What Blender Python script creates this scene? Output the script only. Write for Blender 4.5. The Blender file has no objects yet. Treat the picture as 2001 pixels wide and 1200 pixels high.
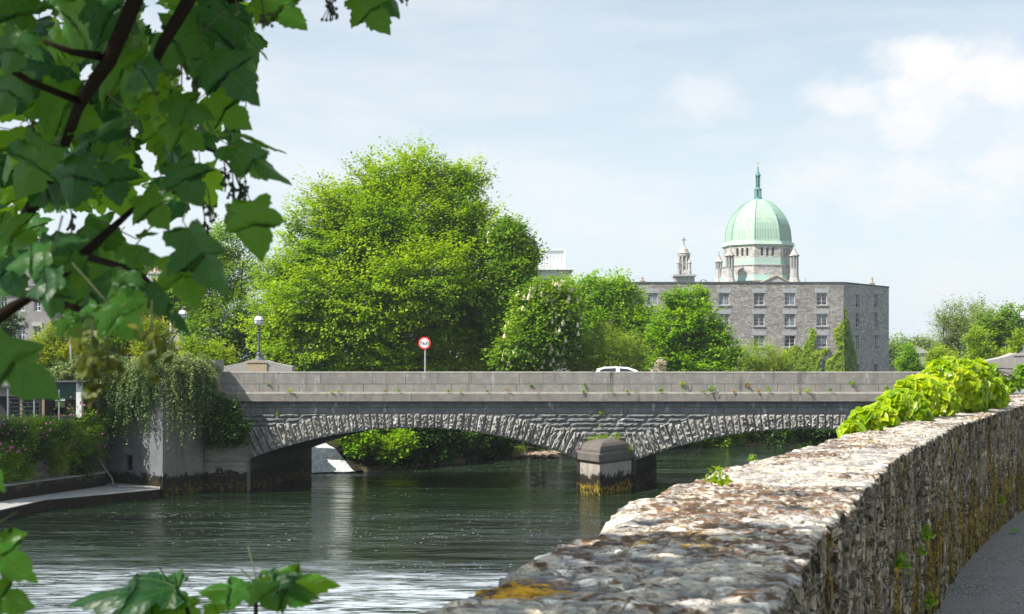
import bpy, math, random
import numpy as np
from mathutils import Vector, Matrix
random.seed(7)
RNG = np.random.default_rng(11)
SC = bpy.context.scene
COL = SC.collection
F = 2779.0                       # focal length in photo pixels (50 mm)
EYE = 1.6
WATER = -4.76
CX, HY = 1000.5, 700.0
def P(px, py, D):
    return np.array([(px-CX)/F*D, D, EYE+(HY-py)/F*D])
R = math.radians
TOSUN = np.array([-1.75, -1.0, 2.3]); TOSUN /= np.linalg.norm(TOSUN)

# ------------------------------------------------------------------ numpy noise
def _hash(ix, iy, iz, seed=0):
    h = (ix.astype(np.int64)*374761393 + iy.astype(np.int64)*668265263 + iz.astype(np.int64)*2147483647 + seed*974634777) & 0xffffffff
    h = ((h ^ (h >> 13))*1274126177) & 0xffffffff
    h = ((h ^ (h >> 15))*2246822519) & 0xffffffff
    return ((h ^ (h >> 16)) & 0xffffff)/float(0xffffff)
def vnoise(x, y, z=None, seed=0):
    if z is None: z = np.zeros_like(x)
    xi, yi, zi = np.floor(x), np.floor(y), np.floor(z)
    fx, fy, fz = x-xi, y-yi, z-zi
    fx = fx*fx*(3-2*fx); fy = fy*fy*(3-2*fy); fz = fz*fz*(3-2*fz)
    r = 0
    for dx in (0, 1):
        for dy in (0, 1):
            for dz in (0, 1):
                w = (fx if dx else 1-fx)*(fy if dy else 1-fy)*(fz if dz else 1-fz)
                r = r + w*_hash(xi+dx, yi+dy, zi+dz, seed)
    return r
def fbm(x, y, z=None, o=4, seed=0):
    s = 0; a = .5; t = 0
    if z is None: z = np.zeros_like(x)
    for k in range(o):
        s = s+a*vnoise(x*2**k+k*17.3, y*2**k+k*5.1, z*2**k, seed+k); t += a; a *= .5
    return s/t
def cell(u, v, seed=0, jit=.9):
    iu, iv = np.floor(u), np.floor(v)
    f1 = np.full(u.shape, 9.); f2 = np.full(u.shape, 9.); cid = np.zeros(u.shape)
    for a in (-1, 0, 1):
        for b in (-1, 0, 1):
            cu, cv = iu+a, iv+b
            ju = _hash(cu, cv, cu*0, seed); jv = _hash(cu, cv, cu*0, seed+5); h = _hash(cu, cv, cu*0, seed+9)
            d = np.hypot(cu+.5+(ju-.5)*jit-u, cv+.5+(jv-.5)*jit-v)
            near = d < f1
            f2 = np.where(near, f1, np.minimum(f2, d)); cid = np.where(near, h, cid); f1 = np.where(near, d, f1)
    return f1, f2, cid
def sst(a, b, x):
    t = np.clip((x-a)/(b-a), 0, 1); return t*t*(3-2*t)

# ------------------------------------------------------------------ mesh building
class MB:
    def __init__(s): s.v = []; s.f = []; s.mi = []; s.att = None
    def add(s, vs, fs, mi=0):
        n = len(s.v); s.v.extend([tuple(map(float, p)) for p in vs])
        s.f.extend([tuple(i+n for i in f) for f in fs]); s.mi.extend([mi]*len(fs)); return s
    def box(s, a, b, mi=0, skew=0, y0=0):
        x0, y0_, z0 = a; x1, y1, z1 = b
        vs = [(x, y, z) for z in (z0, z1) for y in (y0_, y1) for x in (x0, x1)]
        if skew: vs = [(x+skew*(y-y0), y, z) for x, y, z in vs]
        return s.add(vs, [(0, 2, 3, 1), (4, 5, 7, 6), (0, 1, 5, 4), (2, 6, 7, 3), (0, 4, 6, 2), (1, 3, 7, 5)], mi)
    def obox(s, c, u, w, h, a, b, z0, z1, mi=0):
        """box on a footprint: centre c(x,y), half-length a along u, half-depth b along w"""
        c = np.array(c[:2]); u = np.array(u[:2]); w = np.array(w[:2])
        ps = [c-u*a-w*b, c+u*a-w*b, c+u*a+w*b, c-u*a+w*b]
        return s.prism(ps, z0, z1, mi=mi)
    def prism(s, ps, z0, z1, top=None, mi=0):
        n = len(ps); top = top or ps
        vs = [(p[0], p[1], z0) for p in ps]+[(p[0], p[1], z1) for p in top]
        fs = [tuple(range(n))[::-1], tuple(range(n, 2*n))]+[(i, (i+1) % n, n+(i+1) % n, n+i) for i in range(n)]
        return s.add(vs, fs, mi)
    def lathe(s, c, prof, n=16, ang=0., sx=1, sy=1, mi=0, cap=True):
        vs = []; fs = []
        for r, z in prof:
            for k in range(n):
                a = ang+2*math.pi*k/n; vs.append((c[0]+r*sx*math.cos(a), c[1]+r*sy*math.sin(a), c[2]+z))
        for i in range(len(prof)-1):
            for k in range(n):
                fs.append((i*n+k, i*n+(k+1) % n, (i+1)*n+(k+1) % n, (i+1)*n+k))
        if cap:
            fs.append(tuple(range(n))[::-1]); fs.append(tuple(range((len(prof)-1)*n, len(prof)*n)))
        return s.add(vs, fs, mi)
    def tube(s, pts, rad, n=7, mi=0, cap=True):
        pts = [Vector(p) for p in pts]
        if not hasattr(rad, '__len__'): rad = [rad]*len(pts)
        vs = []; fs = []
        t0 = (pts[1]-pts[0]).normalized()
        nrm = t0.orthogonal().normalized()
        for i, p in enumerate(pts):
            t = (pts[min(i+1, len(pts)-1)]-pts[max(i-1, 0)]).normalized()
            nrm = (nrm-t*nrm.dot(t)).normalized(); bn = t.cross(nrm)
            for k in range(n):
                a = 2*math.pi*k/n; q = p+(nrm*math.cos(a)+bn*math.sin(a))*rad[i]; vs.append(q)
        for i in range(len(pts)-1):
            for k in range(n):
                fs.append((i*n+k, i*n+(k+1) % n, (i+1)*n+(k+1) % n, (i+1)*n+k))
        if cap: fs.append(tuple(range(n))[::-1]); fs.append(tuple(range((len(pts)-1)*n, len(pts)*n)))
        return s.add(vs, fs, mi)
    def rock(s, c00, c10, c11, c01, y, proud, nu=4, nv=4, rough=.5, seed=0, skew=0, mi=0):
        """rock-faced stone: quad in the x,z plane at depth y pushed out towards -y"""
        c00, c10, c11, c01 = [np.array(c, float) for c in (c00, c10, c11, c01)]
        vs = []; fs = []
        for j in range(nv+1):
            for i in range(nu+1):
                a, b = i/nu, j/nv
                p = (c00*(1-a)+c10*a)*(1-b)+(c01*(1-a)+c11*a)*b
                e = min(a, 1-a)*nu; g = min(b, 1-b)*nv
                k = 0 if (e < .01 or g < .01) else 1
                d = proud*k*(1-rough+2*rough*random.random())
                vs.append((p[0], y-d, p[1]))
        for j in range(nv):
            for i in range(nu):
                q = j*(nu+1)+i; fs.append((q, q+1, q+nu+2, q+nu+1))
        return s.add(vs, fs, mi)
    def blockface(s, x0, x1, z0, z1, y, proud, ch=.015, mi=0):
        vs = [(x0, y, z0), (x1, y, z0), (x1, y, z1), (x0, y, z1),
              (x0+ch, y-proud, z0+ch), (x1-ch, y-proud, z0+ch), (x1-ch, y-proud, z1-ch), (x0+ch, y-proud, z1-ch)]
        return s.add(vs, [(0, 1, 5, 4), (1, 2, 6, 5), (2, 3, 7, 6), (3, 0, 4, 7), (4, 5, 6, 7)], mi)

def mesh_np(name, V, Fq, mats, smooth=False, face_attr=None, vcol=None, vvec=None):
    """fast mesh from numpy arrays, Fq (n,k) with constant k"""
    me = bpy.data.meshes.new(name); V = np.asarray(V, np.float32); Fq = np.asarray(Fq, np.int32)
    k = Fq.shape[1]
    me.vertices.add(len(V)); me.vertices.foreach_set('co', V.ravel())
    me.loops.add(Fq.size); me.loops.foreach_set('vertex_index', Fq.ravel())
    me.polygons.add(len(Fq)); me.polygons.foreach_set('loop_start', np.arange(0, Fq.size, k, dtype=np.int32))
    me.polygons.foreach_set('loop_total', np.full(len(Fq), k, np.int32))
    if smooth: me.polygons.foreach_set('use_smooth', np.ones(len(Fq), bool))
    for m in (mats if isinstance(mats, (list, tuple)) else [mats]): me.materials.append(m)
    me.update(calc_edges=True)
    if face_attr is not None:
        a = me.attributes.new('v', 'FLOAT', 'FACE'); a.data.foreach_set('value', np.asarray(face_attr, np.float32))
    if vcol is not None:
        a = me.attributes.new('col', 'FLOAT_COLOR', 'POINT')
        c = np.ones((len(V), 4), np.float32); c[:, :3] = vcol[:, :3]
        if vcol.shape[1] > 3: c[:, 3] = vcol[:, 3]
        a.data.foreach_set('color', c.ravel())
    for nm_, arr_ in (vvec or {}).items():
        a = me.attributes.new(nm_, 'FLOAT_VECTOR', 'POINT'); a.data.foreach_set('vector', np.asarray(arr_, np.float32).ravel())
    return me
def link(name, me, parent=None, loc=None):
    o = bpy.data.objects.new(name, me); COL.objects.link(o)
    if parent is not None: o.parent = parent
    if loc is not None: o.location = loc
    return o
def tag(o, label=None, cat=None, group=None, kind=None):
    if label: o['label'] = label
    if cat: o['category'] = cat
    if group: o['group'] = group
    if kind: o['kind'] = kind
    return o
def thing(name, label, cat, loc=(0, 0, 0), group=None):
    o = bpy.data.objects.new(name, None); COL.objects.link(o); o.location = tuple(map(float, loc)); o.empty_display_size = .2
    return tag(o, label, cat, group)
def wloc(o):
    v = Vector((0, 0, 0))
    while o is not None: v = v+o.location; o = o.parent
    return v
def obj(name, mb, mats, parent=None, origin=None, smooth=False, label=None):
    """link a MB (world coordinates) as one object under parent"""
    me = bpy.data.meshes.new(name)
    base = wloc(parent) if parent is not None else Vector((0, 0, 0))
    loc = Vector((0, 0, 0)) if origin is None else Vector(tuple(map(float, origin)))-base
    off = base+loc
    me.from_pydata([(x-off.x, y-off.y, z-off.z) for x, y, z in mb.v], [], mb.f)
    for m in (mats if isinstance(mats, (list, tuple)) else [mats]): me.materials.append(m)
    me.polygons.foreach_set('material_index', mb.mi)
    if smooth: me.polygons.foreach_set('use_smooth', [True]*len(mb.f))
    me.update()
    o = link(name, me, parent, loc)
    if label: o['label'] = label
    return o
def obj_np(name, V, Fq, mats, parent=None, origin=None, smooth=False, **kw):
    base = wloc(parent) if parent is not None else Vector((0, 0, 0))
    loc = Vector((0, 0, 0)) if origin is None else Vector(tuple(map(float, origin)))-base
    off = base+loc
    me = mesh_np(name, np.asarray(V)-np.array(off), Fq, mats, smooth, **kw)
    return link(name, me, parent, loc)
def copy_tree(o, parent=None):
    c = o.copy(); COL.objects.link(c)
    if parent is not None: c.parent = parent; c.matrix_parent_inverse = o.matrix_parent_inverse
    for ch in list(o.children): copy_tree(ch, c)
    return c

# ------------------------------------------------------------------ materials
class NT:
    def __init__(s, name):
        s.m = bpy.data.materials.new(name); s.m.use_nodes = True; s.t = s.m.node_tree; s.t.nodes.clear()
        s.out = s.t.nodes.new('ShaderNodeOutputMaterial')
    def n(s, ty, **kw):
        nd = s.t.nodes.new('ShaderNode'+ty)
        for k, v in kw.items():
            if k.startswith('_'): setattr(nd, k[1:], v)
            else: s.set(nd, k, v)
        return nd
    def set(s, nd, k, v):
        key = int(k[1:]) if (k[0] == 'i' and k[1:].isdigit()) else k.replace('0', ' ')
        if isinstance(key, str) and key not in nd.inputs: key = {i.name.lower(): i.name for i in nd.inputs}[key.lower()]
        inp = nd.inputs[key]
        if isinstance(v, bpy.types.NodeSocket): s.t.links.new(v, inp)
        elif isinstance(v, bpy.types.Node): s.t.links.new(v.outputs[0], inp)
        else:
            if isinstance(v, (tuple, list)) and len(v) == 3 and inp.type == 'RGBA': v = (*v, 1)
            inp.default_value = v
    def math(s, op, a, b=0., c=0., clamp=False):
        nd = s.t.nodes.new('ShaderNodeMath'); nd.operation = op; nd.use_clamp = clamp
        s.set(nd, 'i0', a); s.set(nd, 'i1', b); s.set(nd, 'i2', c); return nd.outputs[0]
    def ramp(s, fac, a, b, smooth=True):
        nd = s.t.nodes.new('ShaderNodeMapRange'); nd.interpolation_type = 'SMOOTHSTEP' if smooth else 'LINEAR'
        s.set(nd, 'i0', fac); nd.inputs[1].default_value = a; nd.inputs[2].default_value = b
        return nd.outputs[0]
    def mix(s, fac, a, b, mode='MIX'):
        nd = s.t.nodes.new('ShaderNodeMix'); nd.data_type = 'RGBA'; nd.blend_type = mode
        s.set(nd, 'i0', fac); s.set(nd, 'i6', a); s.set(nd, 'i7', b); return nd.outputs[2]
    def noise(s, vec, scale, detail=4, rough=.6, dist=0.):
        nd = s.t.nodes.new('ShaderNodeTexNoise'); s.set(nd, 'Vector', vec); nd.inputs['Scale'].default_value = scale
        nd.inputs['Detail'].default_value = detail; nd.inputs['Roughness'].default_value = rough; nd.inputs['Distortion'].default_value = dist
        return nd.outputs[0]
    def pos(s): return s.t.nodes.new('ShaderNodeNewGeometry').outputs['Position']
    def objc(s): return s.t.nodes.new('ShaderNodeTexCoord').outputs['Object']
    def scl(s, vec, sc, rot=(0, 0, 0)):
        nd = s.t.nodes.new('ShaderNodeMapping'); s.set(nd, 'Vector', vec); nd.inputs['Scale'].default_value = sc
        nd.inputs['Rotation'].default_value = rot; return nd.outputs[0]
    def z(s, vec):
        nd = s.t.nodes.new('ShaderNodeSeparateXYZ'); s.set(nd, 'i0', vec); return nd.outputs
    def bump(s, h, st=.5, dist=.02):
        nd = s.t.nodes.new('ShaderNodeBump'); s.set(nd, 'Height', h); nd.inputs['Strength'].default_value = st
        nd.inputs['Distance'].default_value = dist; return nd.outputs[0]
    def surf(s, col, rough=.8, normal=None, spec=.3, metal=0., **kw):
        b = s.t.nodes.new('ShaderNodeBsdfPrincipled'); s.set(b, 'Base Color', col); s.set(b, 'Roughness', rough)
        s.set(b, 'Specular IOR Level', spec); s.set(b, 'Metallic', metal)
        if normal is not None: s.set(b, 'Normal', normal)
        for k, v in kw.items(): s.set(b, k.replace('_', ' '), v)
        s.t.links.new(b.outputs[0], s.out.inputs[0]); return b
def plain(name, col, rough=.6, metal=0., spec=.4, var=.15, sc=6., bump=0.):
    t = NT(name); v = t.objc(); n = t.noise(v, sc, 5)
    c = t.mix(n, tuple(x*(1-var) for x in col), tuple(min(1, x*(1+var)) for x in col))
    n2 = t.noise(v, sc*7, 3)
    t.surf(c, t.math('MULTIPLY_ADD', n2, .2, rough-.1), t.bump(n2, .3, bump) if bump else None, spec, metal)
    return t.m
def stone(name, c1, c2, sc=1.5, bump=.02, stain=None, lime=0., moss=0., wet=None, gold=(.16, .12, .012), gk=.5, rough=.85, rub=None, fine=25., coping=0.):
    """weathered masonry: mottling, dark vertical run-off stains, lime bloom, algae near the water"""
    t = NT(name); p = t.pos()
    n = t.noise(p, sc, 6, .65); n2 = t.noise(p, fine, 5, .7); n3 = t.noise(p, sc*5, 4, .6)
    c = t.mix(t.ramp(n, .3, .7), c1, c2)
    c = t.mix(t.ramp(n3, .35, .75), c, tuple(x*.72 for x in c1))
    h = n2
    if rub:                                                    # rubble masonry laid in irregular stones
        vo = t.n('TexVoronoi', Vector=t.scl(t.mix(.06, p, t.n('TexNoise', Vector=p, Scale=2.).outputs[1]), (rub, rub, rub*1.9)), Scale=1., _feature='DISTANCE_TO_EDGE')
        vc = t.n('TexVoronoi', Vector=t.scl(t.mix(.06, p, t.n('TexNoise', Vector=p, Scale=2.).outputs[1]), (rub, rub, rub*1.9)), Scale=1.)
        hue = t.z(vc.outputs['Color'])[0]
        c = t.mix(t.ramp(hue, 0, 1, False), t.mix(1., c, (1.2, 1.18, 1.15), 'MULTIPLY'), t.mix(1., c, (.66, .62, .6), 'MULTIPLY'))
        e = t.ramp(vo.outputs[0], .0, .09)
        c = t.mix(e, tuple(x*.55 for x in c1), c); h = t.math('ADD', t.math('MULTIPLY', e, 1.2), n2)
    if stain:
        s1 = t.noise(t.scl(p, (1.0, 1.0, .09)), stain, 4, .6)
        c = t.mix(t.ramp(s1, .54, .8), c, tuple(x*.3 for x in c1))
    if lime:
        s2 = t.noise(t.scl(p, (1.4, 1.4, .45)), 2.2, 6, .75)
        c = t.mix(t.ramp(s2, .57, .68), c, (.62*lime, .62*lime, .62*lime))
    if moss:
        s3 = t.noise(p, 3.1, 6, .7)
        c = t.mix(t.math('MULTIPLY', t.ramp(s3, .56, .66), moss), c, (.10, .085, .02))
    if wet is not None:
        zz = t.z(p)[2]; zn = t.math('MULTIPLY_ADD', t.noise(p, 2.4, 6, .7), 1.5, zz)
        k = t.ramp(zn, wet+1.75, wet+1.55)
        c = t.mix(k, c, (.022, .018, .012))
        y = t.math('MULTIPLY', t.ramp(t.noise(p, 5, 5, .7), gk, gk+.08), t.ramp(zn, wet+1.35, wet+1.0))
        c = t.mix(t.math('MULTIPLY', y, .85), c, gold)
    t.surf(c, rough, t.bump(h, .7, bump), .2)
    return t.m
def leafmat(name, ca, cb, cc, trans=.35, rough=.5, spec=.3, nsc=.35):
    """leaf: hue differs from leaf to leaf (face attribute v) and slowly over the crown"""
    t = NT(name); a = t.n('Attribute', _attribute_name='v'); v = a.outputs['Fac']
    c = t.mix(t.ramp(v, 0, .55, False), ca, cb); c = t.mix(t.ramp(v, .55, 1., False), c, cc)
    n = t.noise(t.objc(), nsc, 3)
    c = t.mix(1., c, t.mix(t.ramp(n, .3, .7), (.72, .82, .75), (1.25, 1.12, 1.0)), 'MULTIPLY')
    b = t.surf(c, rough, None, spec)
    tr = t.n('BsdfTranslucent', Color=t.mix(1., c, (1.5, 1.35, .5), 'MULTIPLY'))
    mx = t.n('MixShader', Fac=trans, i1=b.outputs[0], i2=tr.outputs[0])
    t.t.links.new(mx.outputs[0], t.out.inputs[0]); return t.m
# ------------------------------------------------------------------ camera, sun, sky
cam = bpy.data.cameras.new('camera'); co = bpy.data.objects.new('camera', cam); COL.objects.link(co); SC.camera = co
co.location = (0, 0, EYE); co.rotation_euler = (R(90), 0, 0)
cam.sensor_width = 36; cam.lens = 36*F/2001; cam.shift_y = (HY-600)/2001; cam.clip_start = .05; cam.clip_end = 4000
cam.dof.use_dof = True; cam.dof.focus_distance = 75; cam.dof.aperture_fstop = 13.
sd = bpy.data.lights.new('sun', 'SUN'); sd.energy = 4.8; sd.angle = R(.53); sd.color = (1, .945, .85)
so = bpy.data.objects.new('sun', sd); COL.objects.link(so); so.rotation_euler = Vector(TOSUN).to_track_quat('Z', 'Y').to_euler()
so.location = (-20, -10, 40)
W = bpy.data.worlds.new('World'); SC.world = W; W.use_nodes = True
w = NT.__new__(NT); w.t = W.node_tree; w.t.nodes.clear(); w.out = w.t.nodes.new('ShaderNodeOutputWorld')
sky = w.t.nodes.new('ShaderNodeTexSky'); sky.sky_type = 'NISHITA'; sky.sun_disc = False
sky.sun_elevation = math.asin(TOSUN[2]); sky.sun_rotation = R(240.3); sky.altitude = 20; sky.dust_density = 1.6; sky.air_density = 1.0
g = w.t.nodes.new('ShaderNodeTexCoord').outputs['Generated']
nz = w.n('VectorMath', _operation='NORMALIZE', i0=g).outputs[0]
wz = w.z(nz)[2]
# thin high veil: long soft streaks of cloud, stretched sideways
n1 = w.noise(w.scl(nz, (1.6, 1.6, 7.), (0, R(6), 0)), 2.1, 7, .55, .4)
n2_ = w.noise(w.scl(nz, (1.2, 1.2, 4.)), 9., 6, .6)
veil = w.math('MULTIPLY', w.ramp(w.math('MULTIPLY_ADD', n2_, .25, n1), .5, .85), .5)
nd = w.noise(w.scl(nz, (1, 1, 1.7)), 15., 9, .62)
lump = None
def blob(px, py, r, sq=1.7, soft=.5):
    d = Vector(((px-CX)/F, 1, (HY-py)/F)).normalized()
    df = w.n('VectorMath', _operation='SUBTRACT', i0=nz, i1=tuple(d)).outputs[0]
    ds = w.n('VectorMath', _operation='LENGTH', i0=w.scl(df, (1, 1, sq))).outputs['Value']
    k = w.math('MULTIPLY_ADD', w.math('SUBTRACT', nd, .5), r*2.8/F, ds)
    return w.ramp(k, r/F, r/F*soft)
blobs = [(1665, 185, 105, 1.9, .1), (1790, 140, 145, 1.5, .1), (1850, 185, 165, 1.5, .0), (1985, 165, 130, 1.2, .0), (1790, 258, 130, 1.9, .2), (1780, 370, 230, 1.6, .0), (1960, 300, 200, 1.3, .0), (1620, 330, 170, 2., .0),
         (1030, 70, 200, 2.6, .0), (1380, 190, 110, 2., .0), (700, 240, 300, 3.6, .0), (1180, 420, 300, 3.2, .0), (300, 330, 400, 2.2, .0)]
wts = [.85, 1., .95, 1., .9, .8, .85, .6, .3, .5, .32, .3, .35]
for (a, wt) in zip(blobs, wts):
    b = w.math('MULTIPLY', blob(*a), wt); lump = b if lump is None else w.math('MAXIMUM', lump, b)
cl = w.math('MAXIMUM', veil, lump, clamp=True)
shade = w.ramp(w.noise(w.scl(nz, (1, 1, 1.5)), 22., 6, .6), .3, .7)
ccol = w.mix(shade, (6.9, 7.2, 7.6), (7.9, 7.6, 7.5))
hz = w.ramp(wz, .30, -.02)
skyc = w.mix(w.math('MULTIPLY_ADD', hz, .45, .42), sky, (6.6, 7.6, 8.1))
skyc = w.mix(cl, skyc, ccol)
bg = w.n('Background', Color=skyc, Strength=.087)
w.t.links.new(bg.outputs[0], w.out.inputs[0])
SC.view_settings.view_transform = 'Standard'; SC.view_settings.look = 'None'; SC.view_settings.gamma = 1; SC.view_settings.exposure = .66
try:
    SC.cycles.max_bounces = 7; SC.cycles.transparent_max_bounces = 8; SC.cycles.caustics_reflective = False; SC.cycles.caustics_refractive = False
    SC.cycles.sample_clamp_indirect = 4
except Exception: pass

# ------------------------------------------------------------------ river
t = NT('river_water'); p = t.pos(); zs = t.z(p)
w1 = t.noise(t.scl(p, (.30, .75, 1)), 1., 2, .5, .8)
w2 = t.noise(t.scl(p, (1.1, 3.0, 1)), 1., 3, .55, .6)
w3 = t.noise(t.scl(p, (5., 11., 1)), 1., 2, .6)
calm = t.ramp(t.noise(t.scl(p, (.06, .16, 1)), 1., 3, .5), .35, .65)
rap = t.ramp(t.math('MULTIPLY_ADD', zs[0], .06, t.math('MULTIPLY_ADD', t.noise(t.scl(p, (.10, .5, 1)), 1., 5, .65), 13., zs[1])), 52.0, 46.8)
h = t.math('ADD', t.math('MULTIPLY', w1, .9), t.math('MULTIPLY_ADD', w2, .34, t.math('MULTIPLY', w3, .07)))
h = t.math('MULTIPLY', h, t.math('ADD', t.math('MULTIPLY_ADD', calm, .95, .38), t.math('MULTIPLY', rap, 1.5)))
bp = t.bump(h, 1., .22)
# small broken crests: white flecks, denser in the rapid close to the near bank and below the fall
f1 = t.n('TexVoronoi', Vector=t.scl(t.mix(.2, p, t.n('TexNoise', Vector=p, Scale=1.3).outputs[1]), (3.4, .95, 1)), Scale=1.9, _feature='F1')
fl = t.ramp(t.noise(t.scl(p, (11, 3.2, 1)), 1., 3, .7), .60, .69)
patch = t.ramp(t.noise(t.scl(p, (.12, .4, 1)), 1., 4, .6, .5), .46, .58)
foot = t.ramp(t.n('VectorMath', _operation='LENGTH', i0=t.scl(t.n('VectorMath', _operation='SUBTRACT', i0=p, i1=(-9.6, 77.2, WATER)).outputs[0], (.34, .75, 0))).outputs['Value'], 1., .3)
tur = t.ramp(t.math('SUBTRACT', zs[1], t.math('MULTIPLY', t.math('ABSOLUTE', t.math('ADD', zs[0], 8.)), .9)), 66, 76)
rnd = .5
fl = t.math('MULTIPLY', t.math('MULTIPLY', fl, rnd), t.math('MAXIMUM', patch, tur), clamp=True)
foam_sky = t.math('MULTIPLY', t.math('MULTIPLY', t.ramp(t.math('ADD', t.noise(t.scl(p, (.5, 2.6, 1)), 1., 8, .74, 1.2), t.math('MULTIPLY', w2, .2)), .49, .70), rap), t.ramp(t.math('MULTIPLY_ADD', t.noise(t.scl(p, (.22, .5, 1)), 1., 3), 6., zs[0]), -30., 3.))  # foam of the rapid; streaks towards the left also paint pale sky reflection
fm = t.math('MAXIMUM', fl, t.math('MAXIMUM', foam_sky, t.math('MULTIPLY', foot, t.ramp(t.noise(t.scl(p, (2.5, 4, 1)), 1., 6, .7), .42, .58))), clamp=True)
deep = t.mix(calm, (.006, .010, .007), (.010, .024, .008))
wc = t.mix(fm, deep, (.52, .58, .64))
b = t.surf(wc, t.math('MULTIPLY_ADD', fm, .5, .07), bp, .5, IOR=1.33)
M_water = t.m
mb = MB(); mb.add([(-90, 1, WATER), (260, 1, WATER), (260, 140, WATER), (-90, 140, WATER)], [(0, 1, 2, 3)])
tag(obj('river', mb, M_water), kind='structure')

# ------------------------------------------------------------------ ground
def polydist(x, y, poly):
    d = np.full(x.shape, 1e9); ins = np.zeros(x.shape, bool); n = len(poly)
    for i in range(n):
        (x0, y0), (x1, y1) = poly[i], poly[(i+1) % n]
        dx, dy = x1-x0, y1-y0; tt = np.clip(((x-x0)*dx+(y-y0)*dy)/(dx*dx+dy*dy+1e-9), 0, 1)
        d = np.minimum(d, np.hypot(x-x0-tt*dx, y-y0-tt*dy))
        c = ((y0 > y) != (y1 > y)) & (x < (x1-x0)*(y-y0)/(y1-y0+1e-12)+x0); ins ^= c
    return np.where(ins, -d, d)
RIV = [(-25, 40), (-18.9, 62), (-12.2, 68), (-10.5, 77.8), (-11.5, 82), (-8.6, 78.9), (-5.5, 81.5), (-2.8, 85.5), (-.3, 90.5), (2.6, 94), (4.6, 99), (9, 102), (18, 102.5), (60, 104),
       (200, 130), (200, 60), (24, 66), (10, 25), (3.0, 11), (-.4, 3), (-4, -20), (-90, -20), (-90, 45)]
def gh(x, y):
    d = polydist(x, y, RIV); n = fbm(x*.35, y*.35, seed=3)-.5
    up = -.6+.1*sst(110, 240, y)
    rim = sst(.0, 2.4, d+n*1.2)
    bar = np.exp(-((x-2.2)/2.2)**2-((y-95.5)/2.5)**2)      # low gravel spit
    h = (WATER-1.2)+(up-(WATER-1.2))*rim
    h = np.where(bar > .25, np.minimum(h, WATER+.22+n*.5), h)
    return h
xs = np.concatenate([np.linspace(-400, -60, 14)[:-1], np.linspace(-60, -26, 18)[:-1], np.linspace(-26, 36, 150)[:-1], np.linspace(36, 90, 30)[:-1], np.linspace(90, 600, 16)])
ys = np.concatenate([np.linspace(76.9, 112, 110)[:-1], np.linspace(112, 240, 30)[:-1], np.linspace(240, 1800, 16)])
X, Y = np.meshgrid(xs, ys); Z = gh(X, Y)
def gridfaces(ny, nx):
    i = np.arange(ny-1)[:, None]*nx+np.arange(nx-1)[None, :]; i = i.ravel()
    return np.stack([i, i+1, i+nx+1, i+nx], 1)
t = NT('bank_earth'); p = t.pos(); n = t.noise(p, .8, 6, .65)
c = t.mix(t.ramp(n, .3, .7), (.018, .022, .008), (.035, .045, .012)); zz = t.z(p)[2]
c = t.mix(t.ramp(t.math('MULTIPLY_ADD', n, .5, zz), -4.2, -4.3), c, t.mix(t.ramp(t.noise(p, 6, 5, .7), .4, .6), (.10, .075, .05), (.21, .17, .125)))
t.surf(c, .95, t.bump(t.noise(p, 9, 6, .7), .8, .12), .1); M_earth = t.m
tag(obj_np('river_bank', np.stack([X, Y, Z], -1).reshape(-1, 3), gridfaces(len(ys), len(xs)), M_earth, smooth=True), kind='structure')

# asphalt path beside the wall
t = NT('path_asphalt'); p = t.pos()
vo = t.n('TexVoronoi', Vector=p, Scale=95.); sp = t.ramp(t.z(vo.outputs['Color'])[0], .35, .95)
c = t.mix(sp, (.10, .10, .10), (.36, .35, .33)); c = t.mix(t.ramp(t.noise(p, 2., 5, .6), .35, .7), c, (.22, .21, .20))
c = t.mix(t.ramp(t.noise(p, 9., 5, .7), .62, .72), c, (.26, .22, .18))
t.surf(c, .9, t.bump(t.math('ADD', vo.outputs[0], t.noise(p, 20, 4)), .8, .006), .2); M_asph = t.m
mb = MB(); mb.add([(-.55, -12, 0), (60, -12, 0), (60, 64, -.1), (26, 64, -.1), (11.5, 28, 0), (7.3, 20, 0), (5.1, 15, 0), (3.2, 10.3, 0), (1.8, 7, 0), (.95, 4.3, 0), (.25, 2, 0)], [tuple(range(11))])
tag(obj('footpath', mb, M_asph), kind='structure')

# ------------------------------------------------------------------ the bridge
S = 40.28; YB = 69.0; SK = .225; DP = 8.1
bx = lambda px: (px-CX)/S
bz = lambda py: EYE-(py-HY)/S
M_par = stone('bridge_parapet_limestone', (.33, .315, .285), (.22, .21, .195), 2.2, .02, stain=2.6, lime=.62, rough=.9, fine=18.)
M_par2 = stone('bridge_cornice_limestone', (.30, .28, .25), (.19, .18, .165), 2.4, .02, stain=2.2, lime=.5, rough=.9)
M_span = stone('bridge_spandrel_stone', (.23, .235, .24), (.13, .135, .145), 1.1, .02, stain=1.8, lime=.8, rough=.85)
M_vous = stone('bridge_voussoir_stone', (.38, .37, .345), (.20, .195, .19), 2.6, .03, lime=1., rough=.9, fine=14.)
M_joint = plain('bridge_joint_mortar', (.20, .195, .18), .95, sc=9)
M_pier = stone('bridge_pier_stone', (.44, .40, .34), (.33, .30, .27), 1.4, .015, stain=1.2, rough=.85, wet=WATER, gold=(.30, .22, .015), gk=.47)
M_pier2 = stone('wing_wall_stone', (.34, .31, .27), (.24, .22, .20), 1.4, .015, stain=1.2, rough=.85, wet=WATER, gold=(.10, .08, .012))
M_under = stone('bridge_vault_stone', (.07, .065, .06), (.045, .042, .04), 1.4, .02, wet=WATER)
M_road = plain('bridge_road_asphalt', (.07, .07, .072), .9, sc=3)
bridge = thing('stone_bridge', 'grey stone road bridge with two low arches crossing the whole river', 'bridge', (0, YB, WATER))
XL, XR = bx(431), bx(1962)
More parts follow.
